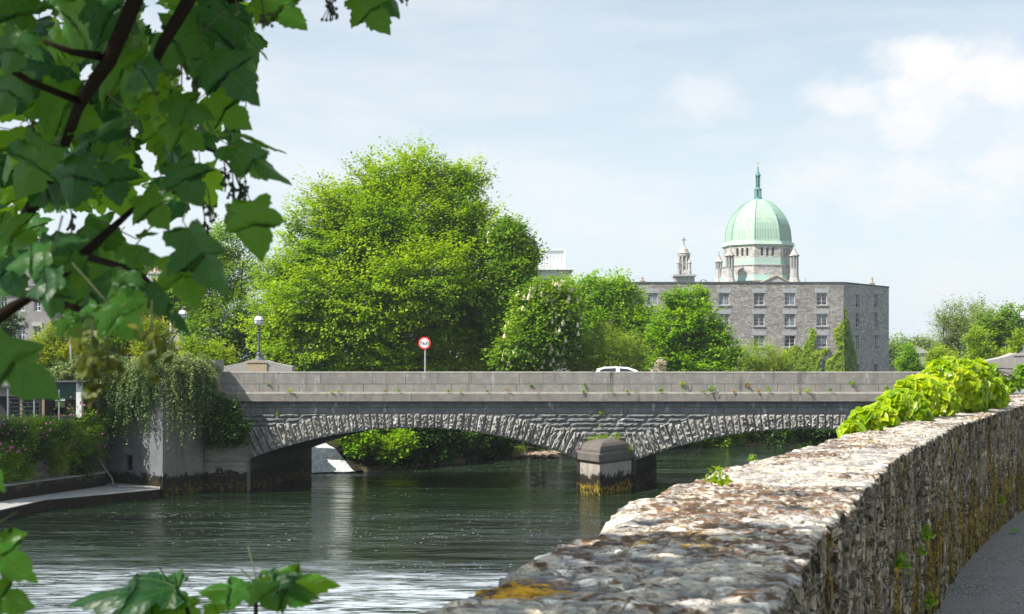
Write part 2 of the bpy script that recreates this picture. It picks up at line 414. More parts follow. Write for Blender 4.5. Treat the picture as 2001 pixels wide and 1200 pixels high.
def joints(mbj, x0, x1, z0, z1, y, lo, hi, proud, ch=.012, mi=0, rockp=0.):
    x = x0
    while x < x1-.05:
        L = lo+(hi-lo)*random.random()
        xe = min(x+L, x1); xe = x1 if x1-xe < lo*.5 else xe
        if rockp: mbj.rock((x+.012, z0+.01), (xe-.012, z0+.01), (xe-.012, z1-.01), (x+.012, z1-.01), y, rockp, max(3, int((xe-x)/.13)), 3, .45, mi=mi)
        else: mbj.blockface(x+.006, xe-.006, z0+.005, z1-.005, y, proud+random.uniform(-.004, .004), ch, mi)
        x = xe
# parapet
mb = MB()
yp = YB-.02
mb.box((XL, yp, bz(766)), (XR, yp+.42, bz(727.5)), 1)
joints(mb, XL, XR, bz(750.5), bz(727.3), yp, 1.5, 3.4, .022, .008)
joints(mb, XL, XR, bz(766), bz(751), yp, .75, 1.3, .022, .008)
mb.add([(XL, yp-.03, bz(729.2)), (XR, yp-.03, bz(729.2)), (XR, yp+.035, bz(726.3)), (XL, yp+.035, bz(726.3)), (XR, yp+.45, bz(726.3)), (XL, yp+.45, bz(726.3)), (XR, yp+.45, bz(729.2)), (XL, yp+.45, bz(729.2))], [(0, 1, 2, 3), (3, 2, 4, 5), (0, 3, 5, 7), (1, 6, 4, 2), (5, 4, 6, 7), (0, 7, 6, 1)], 0)
obj('parapet', mb, [M_par, M_joint], bridge)
# cornice with weathered sloping ledge
mb = MB(); yc = YB-.34
x = XL-.35
while x < XR:
    xe = min(x+random.uniform(2.2, 3.6), XR); a, b2 = x+.006, xe-.006
    mb.add([(a, yc, bz(784)), (b2, yc, bz(784)), (b2, yc, bz(769)), (a, yc, bz(769)), (a, yp-.03, bz(765.6)), (b2, yp-.03, bz(765.6)),
            (a, YB+.1, bz(784)), (b2, YB+.1, bz(784))], [(0, 1, 2, 3), (3, 2, 5, 4), (0, 6, 7, 1), (0, 3, 4, 6), (1, 7, 5, 2), (4, 5, 7, 6)]); x = xe
obj('cornice', mb, [M_par2], bridge)
# two arches: centre px, crown py, half span px, rise px
ARCH = [(808, 836.5, 318, 59), (1578, 838, 338, 62)]
def arc_geo(a):
    c, cr, hs, ri = a; Rr = (hs*hs+ri*ri)/(2*ri); return c, cr+Rr, Rr, math.asin(hs/Rr)
TOPS = {}
def exttop(ai, dx):
    k = abs(dx)/ARCH[ai][2]; base = ARCH[ai][1]-836.5
    for lim, y in ((.42, 808.5), (.58, 811), (.68, 818), (.8, 826), (.9, 832), (9, 840)):
        if k < lim: return y+base
for ai, A in enumerate(ARCH):
    vs = MB(); c, cy, Rr, th = arc_geo(A); n = int(2*th*Rr/13.4)
    for i in range(n):
        a0 = -th+2*th*i/n; a1 = -th+2*th*(i+1)/n; am = (a0+a1)/2
        tp = exttop(ai, Rr*math.sin(am))
        def pt(a, r): return (bx(c+r*math.sin(a)), bz(cy-r*math.cos(a)))
        am2 = am*1.25
        L = (cy-tp)/math.cos(am)-Rr; L += random.uniform(-1, 1)
        g = .0011
        q = [pt(a0+g, Rr), pt(a1-g, Rr)]; lean = .28*am
        o1 = (q[1][0]+L/S*math.sin(am+lean), q[1][1]+L/S*math.cos(am+lean)); o0 = (q[0][0]+L/S*math.sin(am+lean), q[0][1]+L/S*math.cos(am+lean))
        vs.rock(q[0], q[1], o1, o0, YB-.02, random.uniform(.06, .14), 5, 10, 1.)
    obj('arch_ring', vs, [M_vous], bridge)
# spandrel: core wall with the arch openings cut, in slices
sp = MB(); zt = bz(784)
def intr(px):
    for A in ARCH:
        c, cy, Rr, th = arc_geo(A)
        if abs(px-c) < A[2]: return cy-math.sqrt(Rr*Rr-(px-c)**2)
    return None
pxs = [413]
for A in ARCH: pxs += list(np.linspace(A[0]-A[2], A[0]+A[2], 49))
pxs += [1962]
for a, b2 in zip(pxs[:-1], pxs[1:]):
    m = (a+b2)/2; hit = intr(m)
    if hit is None: za = zb = bz(893)
    else:
        ya = intr(a+1e-3) or 895.5; yb_ = intr(b2-1e-3) or 895.5; za, zb = bz(ya), bz(yb_)
    sp.add([(bx(a), YB, za), (bx(b2), YB, zb), (bx(b2), YB, zt), (bx(a), YB, zt)], [(0, 1, 2, 3)])
obj('spandrel_wall', sp, [M_joint], bridge)
co_ = MB()
def rows(x0, x1, py0, py1, rock_, mb_=co_, lo=.7, hi=1.7):
    joints(mb_, bx(x0), bx(x1), bz(py1), bz(py0), YB-.002, lo, hi, .03, .014, 0, .1 if rock_ else 0)
rows(436, 1962, 784.8, 796, False, lo=.9, hi=1.8); rows(436, 1962, 796, 808, False, lo=.8, hi=1.9)
for (y0, y1, segs) in ((808, 816, [(446, 640), (978, 1390), (1780, 1962)]), (816, 825, [(452, 590), (1020, 1345), (1815, 1962)]), (825, 834, [(458, 558), (1052, 1310), (1850, 1962)]),
                       (834, 843, [(462, 520), (1082, 1282), (1880, 1962)]), (843, 852, [(466, 492), (1128, 1240), (1900, 1962)]), (852, 861, [(466, 490), (1134, 1236)]), (861, 872, [(1138, 1232)]), (872, 884, [(1140, 1230)])):
    for a, b2 in segs: rows(a, b2, y0, y1, True)
obj('stone_courses', co_, [M_span], bridge)
# vault (barrels), skewed
va = MB()
for A in ARCH:
    c, cy, Rr, th = arc_geo(A); n = 40
    for i in range(n):
        a0 = -th+2*th*i/n; a1 = -th+2*th*(i+1)/n
        x0, z0 = bx(c+Rr*math.sin(a0)), bz(cy-Rr*math.cos(a0)); x1, z1 = bx(c+Rr*math.sin(a1)), bz(cy-Rr*math.cos(a1))
        va.add([(x0, YB-.02, z0), (x1, YB-.02, z1), (x1+SK*DP, YB+DP, z1), (x0+SK*DP, YB+DP, z0)], [(0, 3, 2, 1)])
        va.add([(x0+SK*DP, YB+DP, z0), (x1+SK*DP, YB+DP, z1), (x1+SK*DP, YB+DP, zt), (x0+SK*DP, YB+DP, zt)], [(0, 3, 2, 1)])
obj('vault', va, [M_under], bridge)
pm = MB()
xa, xb = bx(1126), bx(1243)
pm.box((xa, YB+.02, WATER-.8), (xb, YB+DP-.02, bz(895)), skew=SK, y0=YB)
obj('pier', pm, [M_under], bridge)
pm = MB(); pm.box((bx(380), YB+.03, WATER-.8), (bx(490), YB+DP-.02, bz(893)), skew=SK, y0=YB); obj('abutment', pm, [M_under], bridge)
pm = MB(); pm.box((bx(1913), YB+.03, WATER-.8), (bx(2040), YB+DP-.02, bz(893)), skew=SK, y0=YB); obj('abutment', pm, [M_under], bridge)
# cutwater with its cap
def cwp(px, D): return ((px-CX)/F*D, D)
cw = MB(); foot = [cwp(1133.5, 68.98), cwp(1133.5, 67.6), cwp(1172, 65.9), cwp(1216, 67.9), cwp(1233, 68.7), cwp(1234, 68.98)]
cen = np.mean(np.array(foot), 0)
def off(ps, k): return [tuple(cen+(np.array(p)-cen)*k) for p in ps]
zc = lambda py, D=66.6: EYE-(py-HY)/F*D
cw.prism(foot, WATER-.6, zc(906))
cut = obj('cutwater', cw, [M_pier], bridge)
cw = MB(); f2 = off(foot, 1.1)
cw.prism(off(foot, 1.0), zc(906), zc(900), f2); cw.prism(f2, zc(900), zc(887)); cw.prism(off(foot, 1.07), zc(887), zc(884.5), off(foot, .98))
cw.prism(off(foot, .97), zc(884.5), zc(879)); 
for (k0, y0, k1, y1) in ((.96, 879, .88, 872), (.88, 872, .68, 866), (.68, 866, .4, 862), (.4, 862, .05, 860.5)): cw.prism(off(foot, k0), zc(y0), zc(y1), off(foot, k1))
M_cap = stone('cutwater_cap_stone', (.17, .15, .135), (.12, .11, .10), 2., .012, rough=.9)
obj('cap', cw, [M_cap], cut)
# road and far parapet
mb = MB(); mb.box((XL-1.5, YB+.42, -.75), (XR+2, YB+DP-.4, -.33), skew=SK, y0=YB); obj('road_deck', mb, [M_road], bridge)
mb = MB(); mb.box((XL+.2, YB+DP-.4, -.48), (XR, YB+DP, .78), skew=SK, y0=YB); obj('far_parapet', mb, [M_par], bridge)
mb = MB(); mb.box((XL-1.5, YB+.45, -.33), (XR, YB+1.9, -.2), skew=SK, y0=YB); obj('pavement', mb, [M_par2], bridge)

# dark block pier ending the near parapet, casting its shadow along it
pl = MB(); pl.box((bx(409.5), YB-1.35, bz(790)), (bx(431.5), YB+.5, bz(723))); pl.box((bx(408), YB-1.4, bz(723)), (bx(433), YB+.55, bz(703.5)))
tag(obj('gate_pillar', pl, [M_par], origin=(bx(420), YB, bz(800))), 'square dark stone pillar closing the left end of the bridge parapet', 'pillar')
# pedestals for the lamps
M_ped = stone('pedestal_limestone', (.42, .40, .37), (.32, .31, .29), 1.5, .008, rough=.9)
M_pan = stone('pedestal_sandstone', (.50, .40, .28), (.42, .34, .24), 2.5, .008, rough=.9)
def pedestal(pxc, D, s, label):
    c = P(pxc, 700, D); k = D/F; wd = 69*k*s; z0 = -.5; ze = EYE+(HY-716)*k; zm = EYE+(HY-704)*k
    r = thing('lamp_pedestal', label, 'pedestal', (c[0], D, z0), 'stone lamp pedestals at the bridge ends')
    m = MB(); y0, y1 = D-.55, D+.55
    if s > 1.3: ze = EYE+(HY-709)*k; zm = EYE+(HY-690)*k
    pr = [(-wd, z0), (wd, z0), (wd, ze), (wd*.45, ze+(zm-ze)*.62), (.25*wd, zm), (-.25*wd, zm), (-wd*.45, ze+(zm-ze)*.62), (-wd, ze)]
    n = len(pr); m.add([(c[0]+x, y0, z) for x, z in pr]+[(c[0]+x, y1, z) for x, z in pr], [tuple(range(n)), tuple(range(2*n-1, n-1, -1))]+[(i, n+i, n+(i+1) % n, (i+1) % n) for i in range(n)])
    obj('block', m, [M_ped], r)
    m = MB(); a = wd*.28; m.box((c[0]-a, y0-.06, z0), (c[0]+a, y0-.002, zm-.14)); m.add([(c[0]-a*1.1, y0-.1, zm-.14), (c[0]+a*1.1, y0-.1, zm-.14), (c[0], y0-.1, zm-.03), (c[0]-a*1.1, y0-.003, zm-.14), (c[0]+a*1.1, y0-.003, zm-.14), (c[0], y0-.003, zm-.03)], [(0, 1, 2), (0, 2, 5, 3), (1, 4, 5, 2), (0, 3, 4, 1)])
    obj('panel', m, [M_pan if s < 1.3 else M_ped], r)
    return c[0], zm
lpx, lpz = pedestal(506, 79.5, .98, 'gabled stone pedestal with sandstone panel under the lamp at left bridge end')
rpx, rpz = pedestal(2003, 74.5, 1.42, 'broad sloping stone pedestal at right bridge end behind the green climber')
# lamps
M_iron = plain('lamp_iron', (.10, .11, .14), .45, .2); M_rust = plain('lamp_iron_brown', (.13, .09, .07), .6, .1)
t = NT('lamp_opal_glass'); t.surf((.82, .85, .88), .12, None, .6, Coat_Weight=.4); M_opal = t.m
def lamp(x, y, z0, H, label):
    r = thing('street_lamp', label, 'street lamp', (x, y, z0), 'globe lamps on iron posts'); c = (x, y, z0); k = H/2.8
    m = MB(); m.lathe(c, [(rr*k, zz*k) for rr, zz in [(.36, 0), (.34, .05), (.24, .12), (.15, .2), (.13, .3), (.16, .38), (.13, .46), (.09, .5)]], 12); obj('base', m, M_iron, r, smooth=True)
    m = MB(); m.lathe(c, [(rr*k, zz*k) for rr, zz in [(.085, .5), (.08, .6), (.07, 1.55), (.065, 1.62)]], 12)
    m.lathe(c, [(rr*k, zz*k) for rr, zz in [(.11, 1.62), (.12, 1.66), (.1, 1.7)]], 12); obj('post', m, M_iron, r, smooth=True)
    m = MB(); m.lathe(c, [(rr*k, zz*k) for rr, zz in [(.05, 1.7), (.06, 1.78), (.13, 1.8), (.13, 1.84), (.06, 1.86), (.09, 1.99), (.13, 2.02)]], 12); obj('collar', m, M_rust, r)
    gl = MB(); zc_ = 2.3; rr = .285; gl.lathe(c, [(rr*k*math.sin(a), (zc_-rr*math.cos(a))*k) for a in np.linspace(.35, math.pi-.25, 14)], 20); g_ = obj('globe', gl, M_opal, r, smooth=True)
    m = MB()
    m.lathe(c, [(.292*k, 2.28*k), (.30*k, 2.3*k), (.292*k, 2.33*k)], 20)
    for q in range(6):
        an = q*math.pi/3+.3; m.tube([(x+math.cos(an)*.292*k*math.sin(a), y+math.sin(an)*.292*k*math.sin(a), z0+(zc_-.292*math.cos(a))*k) for a in np.linspace(.4, math.pi-.3, 9)], .010*k, 4)
    obj('cage', m, M_iron, g_)
    m = MB(); m.lathe(c, [(rr_*k, zz*k) for rr_, zz in [(.12, 2.56), (.11, 2.6), (.06, 2.66), (.045, 2.76), (.02, 2.8), (.028, 2.83), (.0, 2.92)]], 10); obj('finial', m, M_iron, r)
k80 = 79.5/F
lamp(lpx, 79.5, lpz-.03, 98*k80*.97, 'globe street lamp on the pedestal with a sandstone panel')
lamp(rpx, 74.5, rpz-.03, 94*74.5/F*.97, 'globe street lamp cut by the right edge of the photo')
q = P(357, 691, 88)
lamp(q[0], 88, q[2]-.02, 96*88/F*.97, 'globe street lamp half hidden behind sycamore leaves and shrubs')
mb = MB(); mb.box((q[0]-.55, 87.4, -.8), (q[0]+.55, 88.6, q[2]-.14)); mb.box((q[0]-.62, 87.33, q[2]-.14), (q[0]+.62, 88.67, q[2]))
tag(obj('lamp_plinth', mb, M_ped, origin=(q[0], 88, -.8)), 'square stone plinth under the half hidden lamp behind the shrubs', 'plinth')

# thin summer haze over town: far dome and tower pale slightly
def make_haze(dens):
    m = MB(); m.box((-420, -30, WATER-2.5), (620, 1850, 75)); t = NT('haze_air'); v = t.t.nodes.new('ShaderNodeVolumePrincipled')
    v.inputs['Color'].default_value = (.86, .92, 1, 1); v.inputs['Density'].default_value = dens; v.inputs['Anisotropy'].default_value = .2
    t.t.links.new(v.outputs[0], t.out.inputs['Volume']); o = obj('haze', m, t.m); tag(o, kind='stuff')
make_haze(.00022)
# ------------------------------------------------------------------ taxi sign
M_galv = plain('galvanised_steel', (.45, .48, .5), .45, .5); M_red = plain('sign_red', (.75, .02, .025), .4, var=.04); M_wht = plain('sign_white', (.8, .8, .8), .45, var=.03)
M_blk = plain('sign_black', (.012, .012, .012), .8, spec=.1)
Ds = 70.4; kS = Ds/F; sx, _, sz = P(829.5, 670.5, Ds)
r = thing('road_sign', 'round red and white TAXI sign on thin grey post', 'road sign', (sx, Ds, -.2))
m = MB(); m.tube([(sx+.03, Ds+.05, -.2), (sx+.03, Ds+.05, sz)], .042, 10); obj('post', m, M_galv, r)
def disc(m, c, rad, y0, y1, n=40):
    vs = [(c[0]+rad*math.cos(2*math.pi*k/n), y, c[2]+rad*math.sin(2*math.pi*k/n)) for y in (y0, y1) for k in range(n)]
    m.add(vs, [tuple(range(n)), tuple(range(2*n-1, n-1, -1))]+[(k, n+k, n+(k+1) % n, (k+1) % n) for k in range(n)])
m = MB(); disc(m, (sx, 0, sz), 12.4*kS, Ds-.015, Ds); pl_ = obj('plate', m, M_red, r)
m = MB(); disc(m, (sx, 0, sz), 9.4*kS, Ds-.022, Ds-.0155); obj('face', m, M_wht, pl_)
tc = bpy.data.curves.new('lettering', 'FONT'); tc.body = 'TAXI'; tc.size = 7.6*kS; tc.align_x = 'CENTER'; tc.offset = .001; tc.extrude = .004; tc.space_character = 1.1; tc.materials.append(M_blk)
tmp_ = bpy.data.objects.new('lettering_curve', tc); COL.objects.link(tmp_); bpy.context.view_layer.update(); tme = bpy.data.meshes.new_from_object(tmp_); bpy.data.objects.remove(tmp_); to = bpy.data.objects.new('lettering', tme); COL.objects.link(to); to.parent = pl_
to.location = (sx-wloc(pl_).x, Ds-.028-wloc(pl_).y, sz-3.4*kS-wloc(pl_).z); to.rotation_euler = (R(90), 0, 0)
for s_ in (-1, 1):
    m = MB(); cx_ = sx+s_*5.2*kS; z_ = sz+3.6*kS; a = .9*kS
    m.add([(cx_-s_*1.5*kS, Ds-.026, z_), (cx_+s_*.3*kS, Ds-.026, z_+a), (cx_+s_*.3*kS, Ds-.026, z_-a)], [(0, 1, 2)])
    m.add([(cx_, Ds-.0265, z_+.35*kS), (cx_+s_*1.5*kS, Ds-.0265, z_+.35*kS), (cx_+s_*1.5*kS, Ds-.0265, z_-.35*kS), (cx_, Ds-.0265, z_-.35*kS)], [(0, 1, 2, 3)])
    obj('arrow', m, M_blk, pl_)
# ------------------------------------------------------------------ white car
M_carw = plain('car_paint_white', (.82, .83, .85), .25, var=.02, spec=.6); M_gl = plain('car_glass', (.02, .03, .035), .06, spec=.8, var=.1); M_tyre = plain('tyre_rubber', (.02, .02, .02), .9); M_rim = plain('alloy_rim', (.5, .5, .52), .35, .7)
yc0 = 74.0; ks = yc0/F; gx = (1206-CX)*ks; zg = -.33
car = thing('saloon_car', 'white car driving over the bridge with only its roof above the parapet', 'car', (gx, yc0, zg))
zr = EYE+(HY-716.3)*ks-zg                                   # roof height
prof = [(-2.15, .35), (-2.2, .62), (-2.12, .95), (-1.7, 1.0), (-1.38, 1.03), (-1.02, zr-.12), (-.6, zr-.015), (.0, zr), (.5, zr-.03), (.92, zr-.17), (1.42, .99), (2.0, .86), (2.16, .6), (2.15, .32)]
m = MB(); hw = .86; n = len(prof)
vs = []
for s_, ww in ((-1, 1), (1, 1)):
    for x, z in prof: vs.append((gx+x, yc0+s_*(hw-(.16*max(0, (z-.95))/(zr-.95) if z > .95 else 0)), zg+z))
m.add(vs, [tuple(range(n)), tuple(range(2*n-1, n-1, -1))]+[(i, n+i, n+(i+1) % n, (i+1) % n) for i in range(n)])
body = obj('body', m, M_carw, car)
def wq(name, pts, s_):
    m = MB(); vs = []
    for k_ in (.004, -.01):
        for x, z in pts: vs.append((gx+x, yc0+s_*(hw-.16*max(0, (z-.95))/(zr-.95)+k_), zg+z))
    nn = len(pts); m.add(vs, [tuple(range(nn)), tuple(range(2*nn-1, nn-1, -1))]+[(i, nn+i, nn+(i+1) % nn, (i+1) % nn) for i in range(nn)]); obj(name, m, M_gl, car)
for s_ in (-1, 1):
    wq('side_window', [(-1.12, 1.03), (-.9, zr-.16), (-.72, zr-.1), (-.12, zr-.075), (-.12, 1.03)], s_)
    wq('side_window', [(.08, 1.03), (.08, zr-.08), (.48, zr-.12), (.78, zr-.24), (1.22, 1.03)], s_)
    for x in (-1.35, 1.35):
        m = MB(); c = (gx+x, yc0+s_*.78, zg+.31)
        m.add([(c[0]+.31*math.cos(a), c[1]+dy, c[2]+.31*math.sin(a)) for dy in (-.11, .11) for a in np.linspace(0, 2*math.pi, 21)[:-1]], [tuple(range(20)), tuple(range(39, 19, -1))]+[(i, 20+i, 20+(i+1) % 20, (i+1) % 20) for i in range(20)])
        wh = obj('wheel', m, M_tyre, car)
        m = MB(); m.add([(c[0]+.2*math.cos(a), c[1]+dy, c[2]+.2*math.sin(a)) for dy in (-.12, .12) for a in np.linspace(0, 2*math.pi, 13)[:-1]], [tuple(range(12)), tuple(range(23, 11, -1))]+[(i, 12+i, 12+(i+1) % 12, (i+1) % 12) for i in range(12)]); obj('rim', m, M_rim, wh)
# windscreen and rear window
for nm, (xa_, za_), (xb_, zb_) in (('windscreen', (.98, zr-.2), (1.38, 1.02)), ('rear_window', (-1.34, 1.06), (-1.06, zr-.16))):
    m = MB(); o_ = .012 if nm == 'windscreen' else -.012
    m.add([(gx+xa_+o_, yc0-.62, zg+za_+.01), (gx+xa_+o_, yc0+.62, zg+za_+.01), (gx+xb_+o_, yc0+.66, zg+zb_+.01), (gx+xb_+o_, yc0-.66, zg+zb_+.01)], [(0, 1, 2, 3)]); obj(nm, m, M_gl, car)

# ------------------------------------------------------------------ facade helper
def facade(mb, o, u, W, H, ops, depth=.3, mi=0, z0=0.):
    """wall W x H from corner o along u (2D unit), rectangular openings (x0,x1,z0,z1) with reveals; outward normal = (u.y,-u.x)"""
    u = np.array(u, float); nrm = np.array([u[1], -u[0]])
    xs_ = sorted(set([0, W]+[a for q in ops for a in q[:2]])); zs_ = sorted(set([z0, H]+[a for q in ops for a in q[2:]]))
    def pt(x, z, d=0): p = np.array(o[:2])+u*x-nrm*d; return (p[0], p[1], o[2]+z)
    for i in range(len(xs_)-1):
        for j in range(len(zs_)-1):
            xm, zm = (xs_[i]+xs_[i+1])/2, (zs_[j]+zs_[j+1])/2
            if any(a < xm < b and c < zm < d for a, b, c, d in ops): continue
            mb.add([pt(xs_[i], zs_[j]), pt(xs_[i+1], zs_[j]), pt(xs_[i+1], zs_[j+1]), pt(xs_[i], zs_[j+1])], [(0, 1, 2, 3)], mi)
    for a, b, c, d in ops:
        q = [pt(a, c), pt(b, c), pt(b, d), pt(a, d), pt(a, c, depth), pt(b, c, depth), pt(b, d, depth), pt(a, d, depth)]
        mb.add(q, [(0, 4, 5, 1), (1, 5, 6, 2), (2, 6, 7, 3), (3, 7, 4, 0)], mi)
    return pt
def window(parent, o, u, q, depth, fm, gm, grid=(2, 3), fw=.06, name='window'):
    """frame with glazing bars; the pane is its sub-part"""
    u = np.array(u, float); nrm = np.array([u[1], -u[0]]); a, b, c, d = q
    fr = MB()
    def bar(x0, x1, z0, z1, d0, d1):
        ps = [np.array(o[:2])+u*x0-nrm*d0, np.array(o[:2])+u*x1-nrm*d0, np.array(o[:2])+u*x1-nrm*d1, np.array(o[:2])+u*x0-nrm*d1]
        fr.prism([tuple(p) for p in ps], o[2]+z0, o[2]+z1)
    D0, D1 = depth*.62, depth*.62+.07
    bar(a, a+fw, c, d, D0, D1); bar(b-fw, b, c, d, D0, D1); bar(a+fw, b-fw, c, c+fw, D0, D1); bar(a+fw, b-fw, d-fw, d, D0, D1)
    for i in range(1, grid[0]):
        x = a+(b-a)*i/grid[0]; bar(x-fw*.4, x+fw*.4, c+fw, d-fw, D0+.01, D1-.01)
    for j in range(1, grid[1]):
        z = c+(d-c)*j/grid[1]; bar(a+fw, b-fw, z-fw*.3, z+fw*.3, D0+.015, D1-.015)
    f_ = obj(name, fr, fm, parent)
    g_ = MB(); p0 = np.array(o[:2])+u*(a+.01)-nrm*(D1-.03); p1 = np.array(o[:2])+u*(b-.01)-nrm*(D1-.03)
    g_.add([(p0[0], p0[1], o[2]+c), (p1[0], p1[1], o[2]+c), (p1[0], p1[1], o[2]+d), (p0[0], p0[1], o[2]+d)], [(0, 1, 2, 3)])
    obj('pane', g_, gm, f_)
t = NT('window_glass'); p = t.pos(); t.surf(t.mix(t.ramp(t.noise(p, .55, 2), .4, .6), (.012, .015, .02), (.16, .21, .26)), .1, t.bump(t.noise(p, .9, 2), .15, .05), .9); M_glass = t.m
# ------------------------------------------------------------------ the mill
M_mill = stone('mill_rubble_stone', (.42, .41, .395), (.31, .305, .295), .5, .05, rough=.92, rub=2.3, fine=6.)
M_mill2 = stone('mill_rubble_lightened', (.50, .51, .50), (.38, .39, .39), .5, .05, rough=.92, rub=2.4, fine=6.)  # albedo raised so the side wall looks as if it catches sun
M_lint = stone('mill_lintel_limestone', (.42, .43, .44), (.33, .34, .36), .8, .01)
M_sash = plain('window_paint_white', (.6, .56, .55), .6)
M_slate = plain('roof_felt_grey', (.10, .10, .105), .85)
DM = 200.; km = DM/F; z0m = -1.0
zt_ = EYE+(HY-553)*km; X0 = (1150-CX)*km; X1 = (1648.5-CX)*km; X2, Y2 = (1737-CX)/F*213, 213.
mill = thing('stone_mill', 'long flat roofed four storey rubble stone mill right of the big tree', 'building', ((X0+X1)/2, DM, z0m))
ops = []; rws = [(572.5, 596), (613.5, 637), (655.5, 678), (704, 728)]
wc_ = [1185, 1275, 1345, 1415, 1483.5, 1543.5, 1606]
for c in wc_:
    for (a, b) in rws: ops.append(((c-10.3-CX)*km-X0, (c+10.3-CX)*km-X0, EYE+(HY-b)*km-z0m, EYE+(HY-a)*km-z0m))
m = MB(); facade(m, (X0, DM, z0m), (1, 0), X1-X0, zt_-z0m, ops, .35)
obj('front_wall', m, M_mill, mill)
for q in ops: window(mill, (X0, DM, z0m), (1, 0), q, .35, M_sash, M_glass, (2, 3), .075)
for q in ops:
    m = MB(); m.box((X0+q[0]-.28, DM-.035, z0m+q[3]+.003), (X0+q[1]+.28, DM+.1, z0m+q[3]+.62)); obj('lintel', m, M_lint, mill)
    m = MB(); m.box((X0+q[0]-.15, DM-.13, z0m+q[2]-.17), (X0+q[1]+.15, DM+.1, z0m+q[2]-.003)); obj('sill', m, M_lint, mill)
u2 = np.array([X2-X1, Y2-DM]); L2 = np.linalg.norm(u2); u2 /= L2
def side_x(px):   # where the sight line of a column meets the side wall
    tx = (px-CX)/F; return (tx*DM-X1)/(u2[0]-tx*u2[1])
ops2 = []
for c, hw_ in ((1674.5, 4.3), (1711.5, 4.0)):
    a, b = side_x(c-hw_), side_x(c+hw_); kk = (DM+u2[1]*(a+b)/2)/F
    for (y0, y1) in ((575, 601), (611, 640), (655, 684), (712, 728)): ops2.append((a, b, EYE+(HY-y1)*kk-z0m, EYE+(HY-y0)*kk-z0m))
m = MB(); facade(m, (X1, DM, z0m), u2, L2, zt_-z0m-.02, ops2, .35); obj('side_wall', m, M_mill2, mill)
n2v = np.array([u2[1], -u2[0]])
for q in ops2:
    window(mill, (X1, DM, z0m), u2, q, .35, M_sash, M_glass, (2, 3), .075)
    for nm, za, zb, pr_, ex in (('lintel', q[3]+.003, q[3]+.5, .035, .2), ('sill', q[2]-.17, q[2]-.003, .13, .15)):
        m = MB(); c0 = np.array([X1, DM])+u2*(q[0]+q[1])/2+n2v*(pr_/2-.05); m.obox(c0, u2, n2v, 0, (q[1]-q[0])/2+ex, pr_/2+.05, z0m+za, z0m+zb); obj(nm, m, M_lint, mill)
m = MB(); bkx, bky = X2-4.5, Y2+9
m.add([(X0, DM-.12, zt_), (X1+.05, DM-.12, zt_), (X2+.12, Y2, zt_), (bkx, bky, zt_), (X0, bky, zt_), (X0, DM-.12, zt_+.16), (X1+.05, DM-.12, zt_+.16), (X2+.12, Y2, zt_+.16), (bkx, bky, zt_+.16), (X0, bky, zt_+.16)],
      [(0, 4, 3, 2, 1), (5, 6, 7, 8, 9)]+[(i, (i+1) % 5, 5+(i+1) % 5, 5+i) for i in range(5)])
obj('roof', m, M_slate, mill)
m = MB(); m.add([(X2, Y2, z0m), (bkx, bky, z0m), (bkx, bky, zt_), (X2, Y2, zt_), (X0, bky, z0m), (X0, bky, zt_), (X0, DM, z0m), (X0, DM, zt_)], [(0, 1, 2, 3), (1, 4, 5, 2), (4, 6, 7, 5)]); obj('rear_wall', m, M_mill2, mill)
M_pot = plain('chimney_pot_clay', (.48, .36, .24), .85, sc=3); M_potd = plain('chimney_brick', (.30, .22, .18), .9, sc=3)
for px, D, hh in ((1255, 204, 9), (1704, 210, 12)):
    k_ = D/F; xx = (px-CX)*k_; m = MB(); m.box((xx-.35, D-.35, zt_+.16), (xx+.35, D+.35, zt_+.55)); ch = obj('chimney', m, M_mill, mill)
    m = MB(); m.lathe((xx, D, zt_+.55), [(.2, 0), (.17, .1), (.15, hh*k_-.35), (.2, hh*k_-.3), (.2, hh*k_-.18)], 10); obj('chimney_pot', m, M_pot, ch)
m = MB(); m.box(((1541-CX)*km, 206, zt_), ((1554-CX)*km, 206.6, zt_+.5)); m.box(((1535-CX)*km, 205.9, zt_+.3), ((1560-CX)*km, 206.7, zt_+.42)); obj('roof_vent', m, M_lint, mill)
m = MB()
pts = [((1372+q*1.0-CX)*km, 205, zt_+.1+.62*math.sin(math.pi*q/24)) for q in range(0, 25, 2)]; m.tube(pts, .05, 5); m.tube([(pts[4][0], 205, zt_), pts[4]], .03, 4); m.tube([(pts[8][0], 205, zt_), pts[8]], .03, 4); obj('roof_rail', m, M_rust, mill)
m = MB(); m.tube([((1588-CX)*km, 205, zt_), ((1588-CX)*km, 205, zt_+1.0)], .03, 4); obj('aerial', m, M_iron, mill)

# ------------------------------------------------------------------ cathedral
DC = 300.; kc = DC/F; cxw = (1481-CX)*kc
zy = lambda py: EYE+(HY-py)*kc
M_cu = None
t = NT('verdigris_copper'); p = t.pos(); s1 = t.noise(t.scl(p, (2.2, 2.2, .12)), 1., 5, .6)
c = t.mix(t.ramp(s1, .3, .7), (.37, .50, .39), (.49, .60, .48)); c = t.mix(t.ramp(t.noise(p, .25, 4), .35, .65), c, (.38, .52, .44)); t.surf(c, .75, None, .2); M_cu = t.m
t = NT('copper_seams'); t.surf((.22, .40, .31), .7, None, .2); M_cus = t.m
M_cu2 = plain('weathered_copper_lead', (.12, .27, .25), .7, sc=1.)
M_cst = stone('cathedral_limestone', (.60, .585, .55), (.50, .485, .46), .3, .03, rough=.9, rub=1.6, fine=3.)
M_cst2 = stone('cathedral_dressed_stone', (.50, .49, .48), (.40, .395, .40), .4, .01, rough=.9, fine=3.)
t = NT('copper_stained_stone'); p = t.pos(); c = t.mix(t.ramp(t.noise(t.scl(p, (.8, .8, 1.6)), .9, 6, .7), .38, .6), (.30, .58, .49), (.47, .50, .44)); t.surf(c, .85, t.bump(t.noise(p, 2.5, 5, .7), .6, .1), .2); M_cstn = t.m
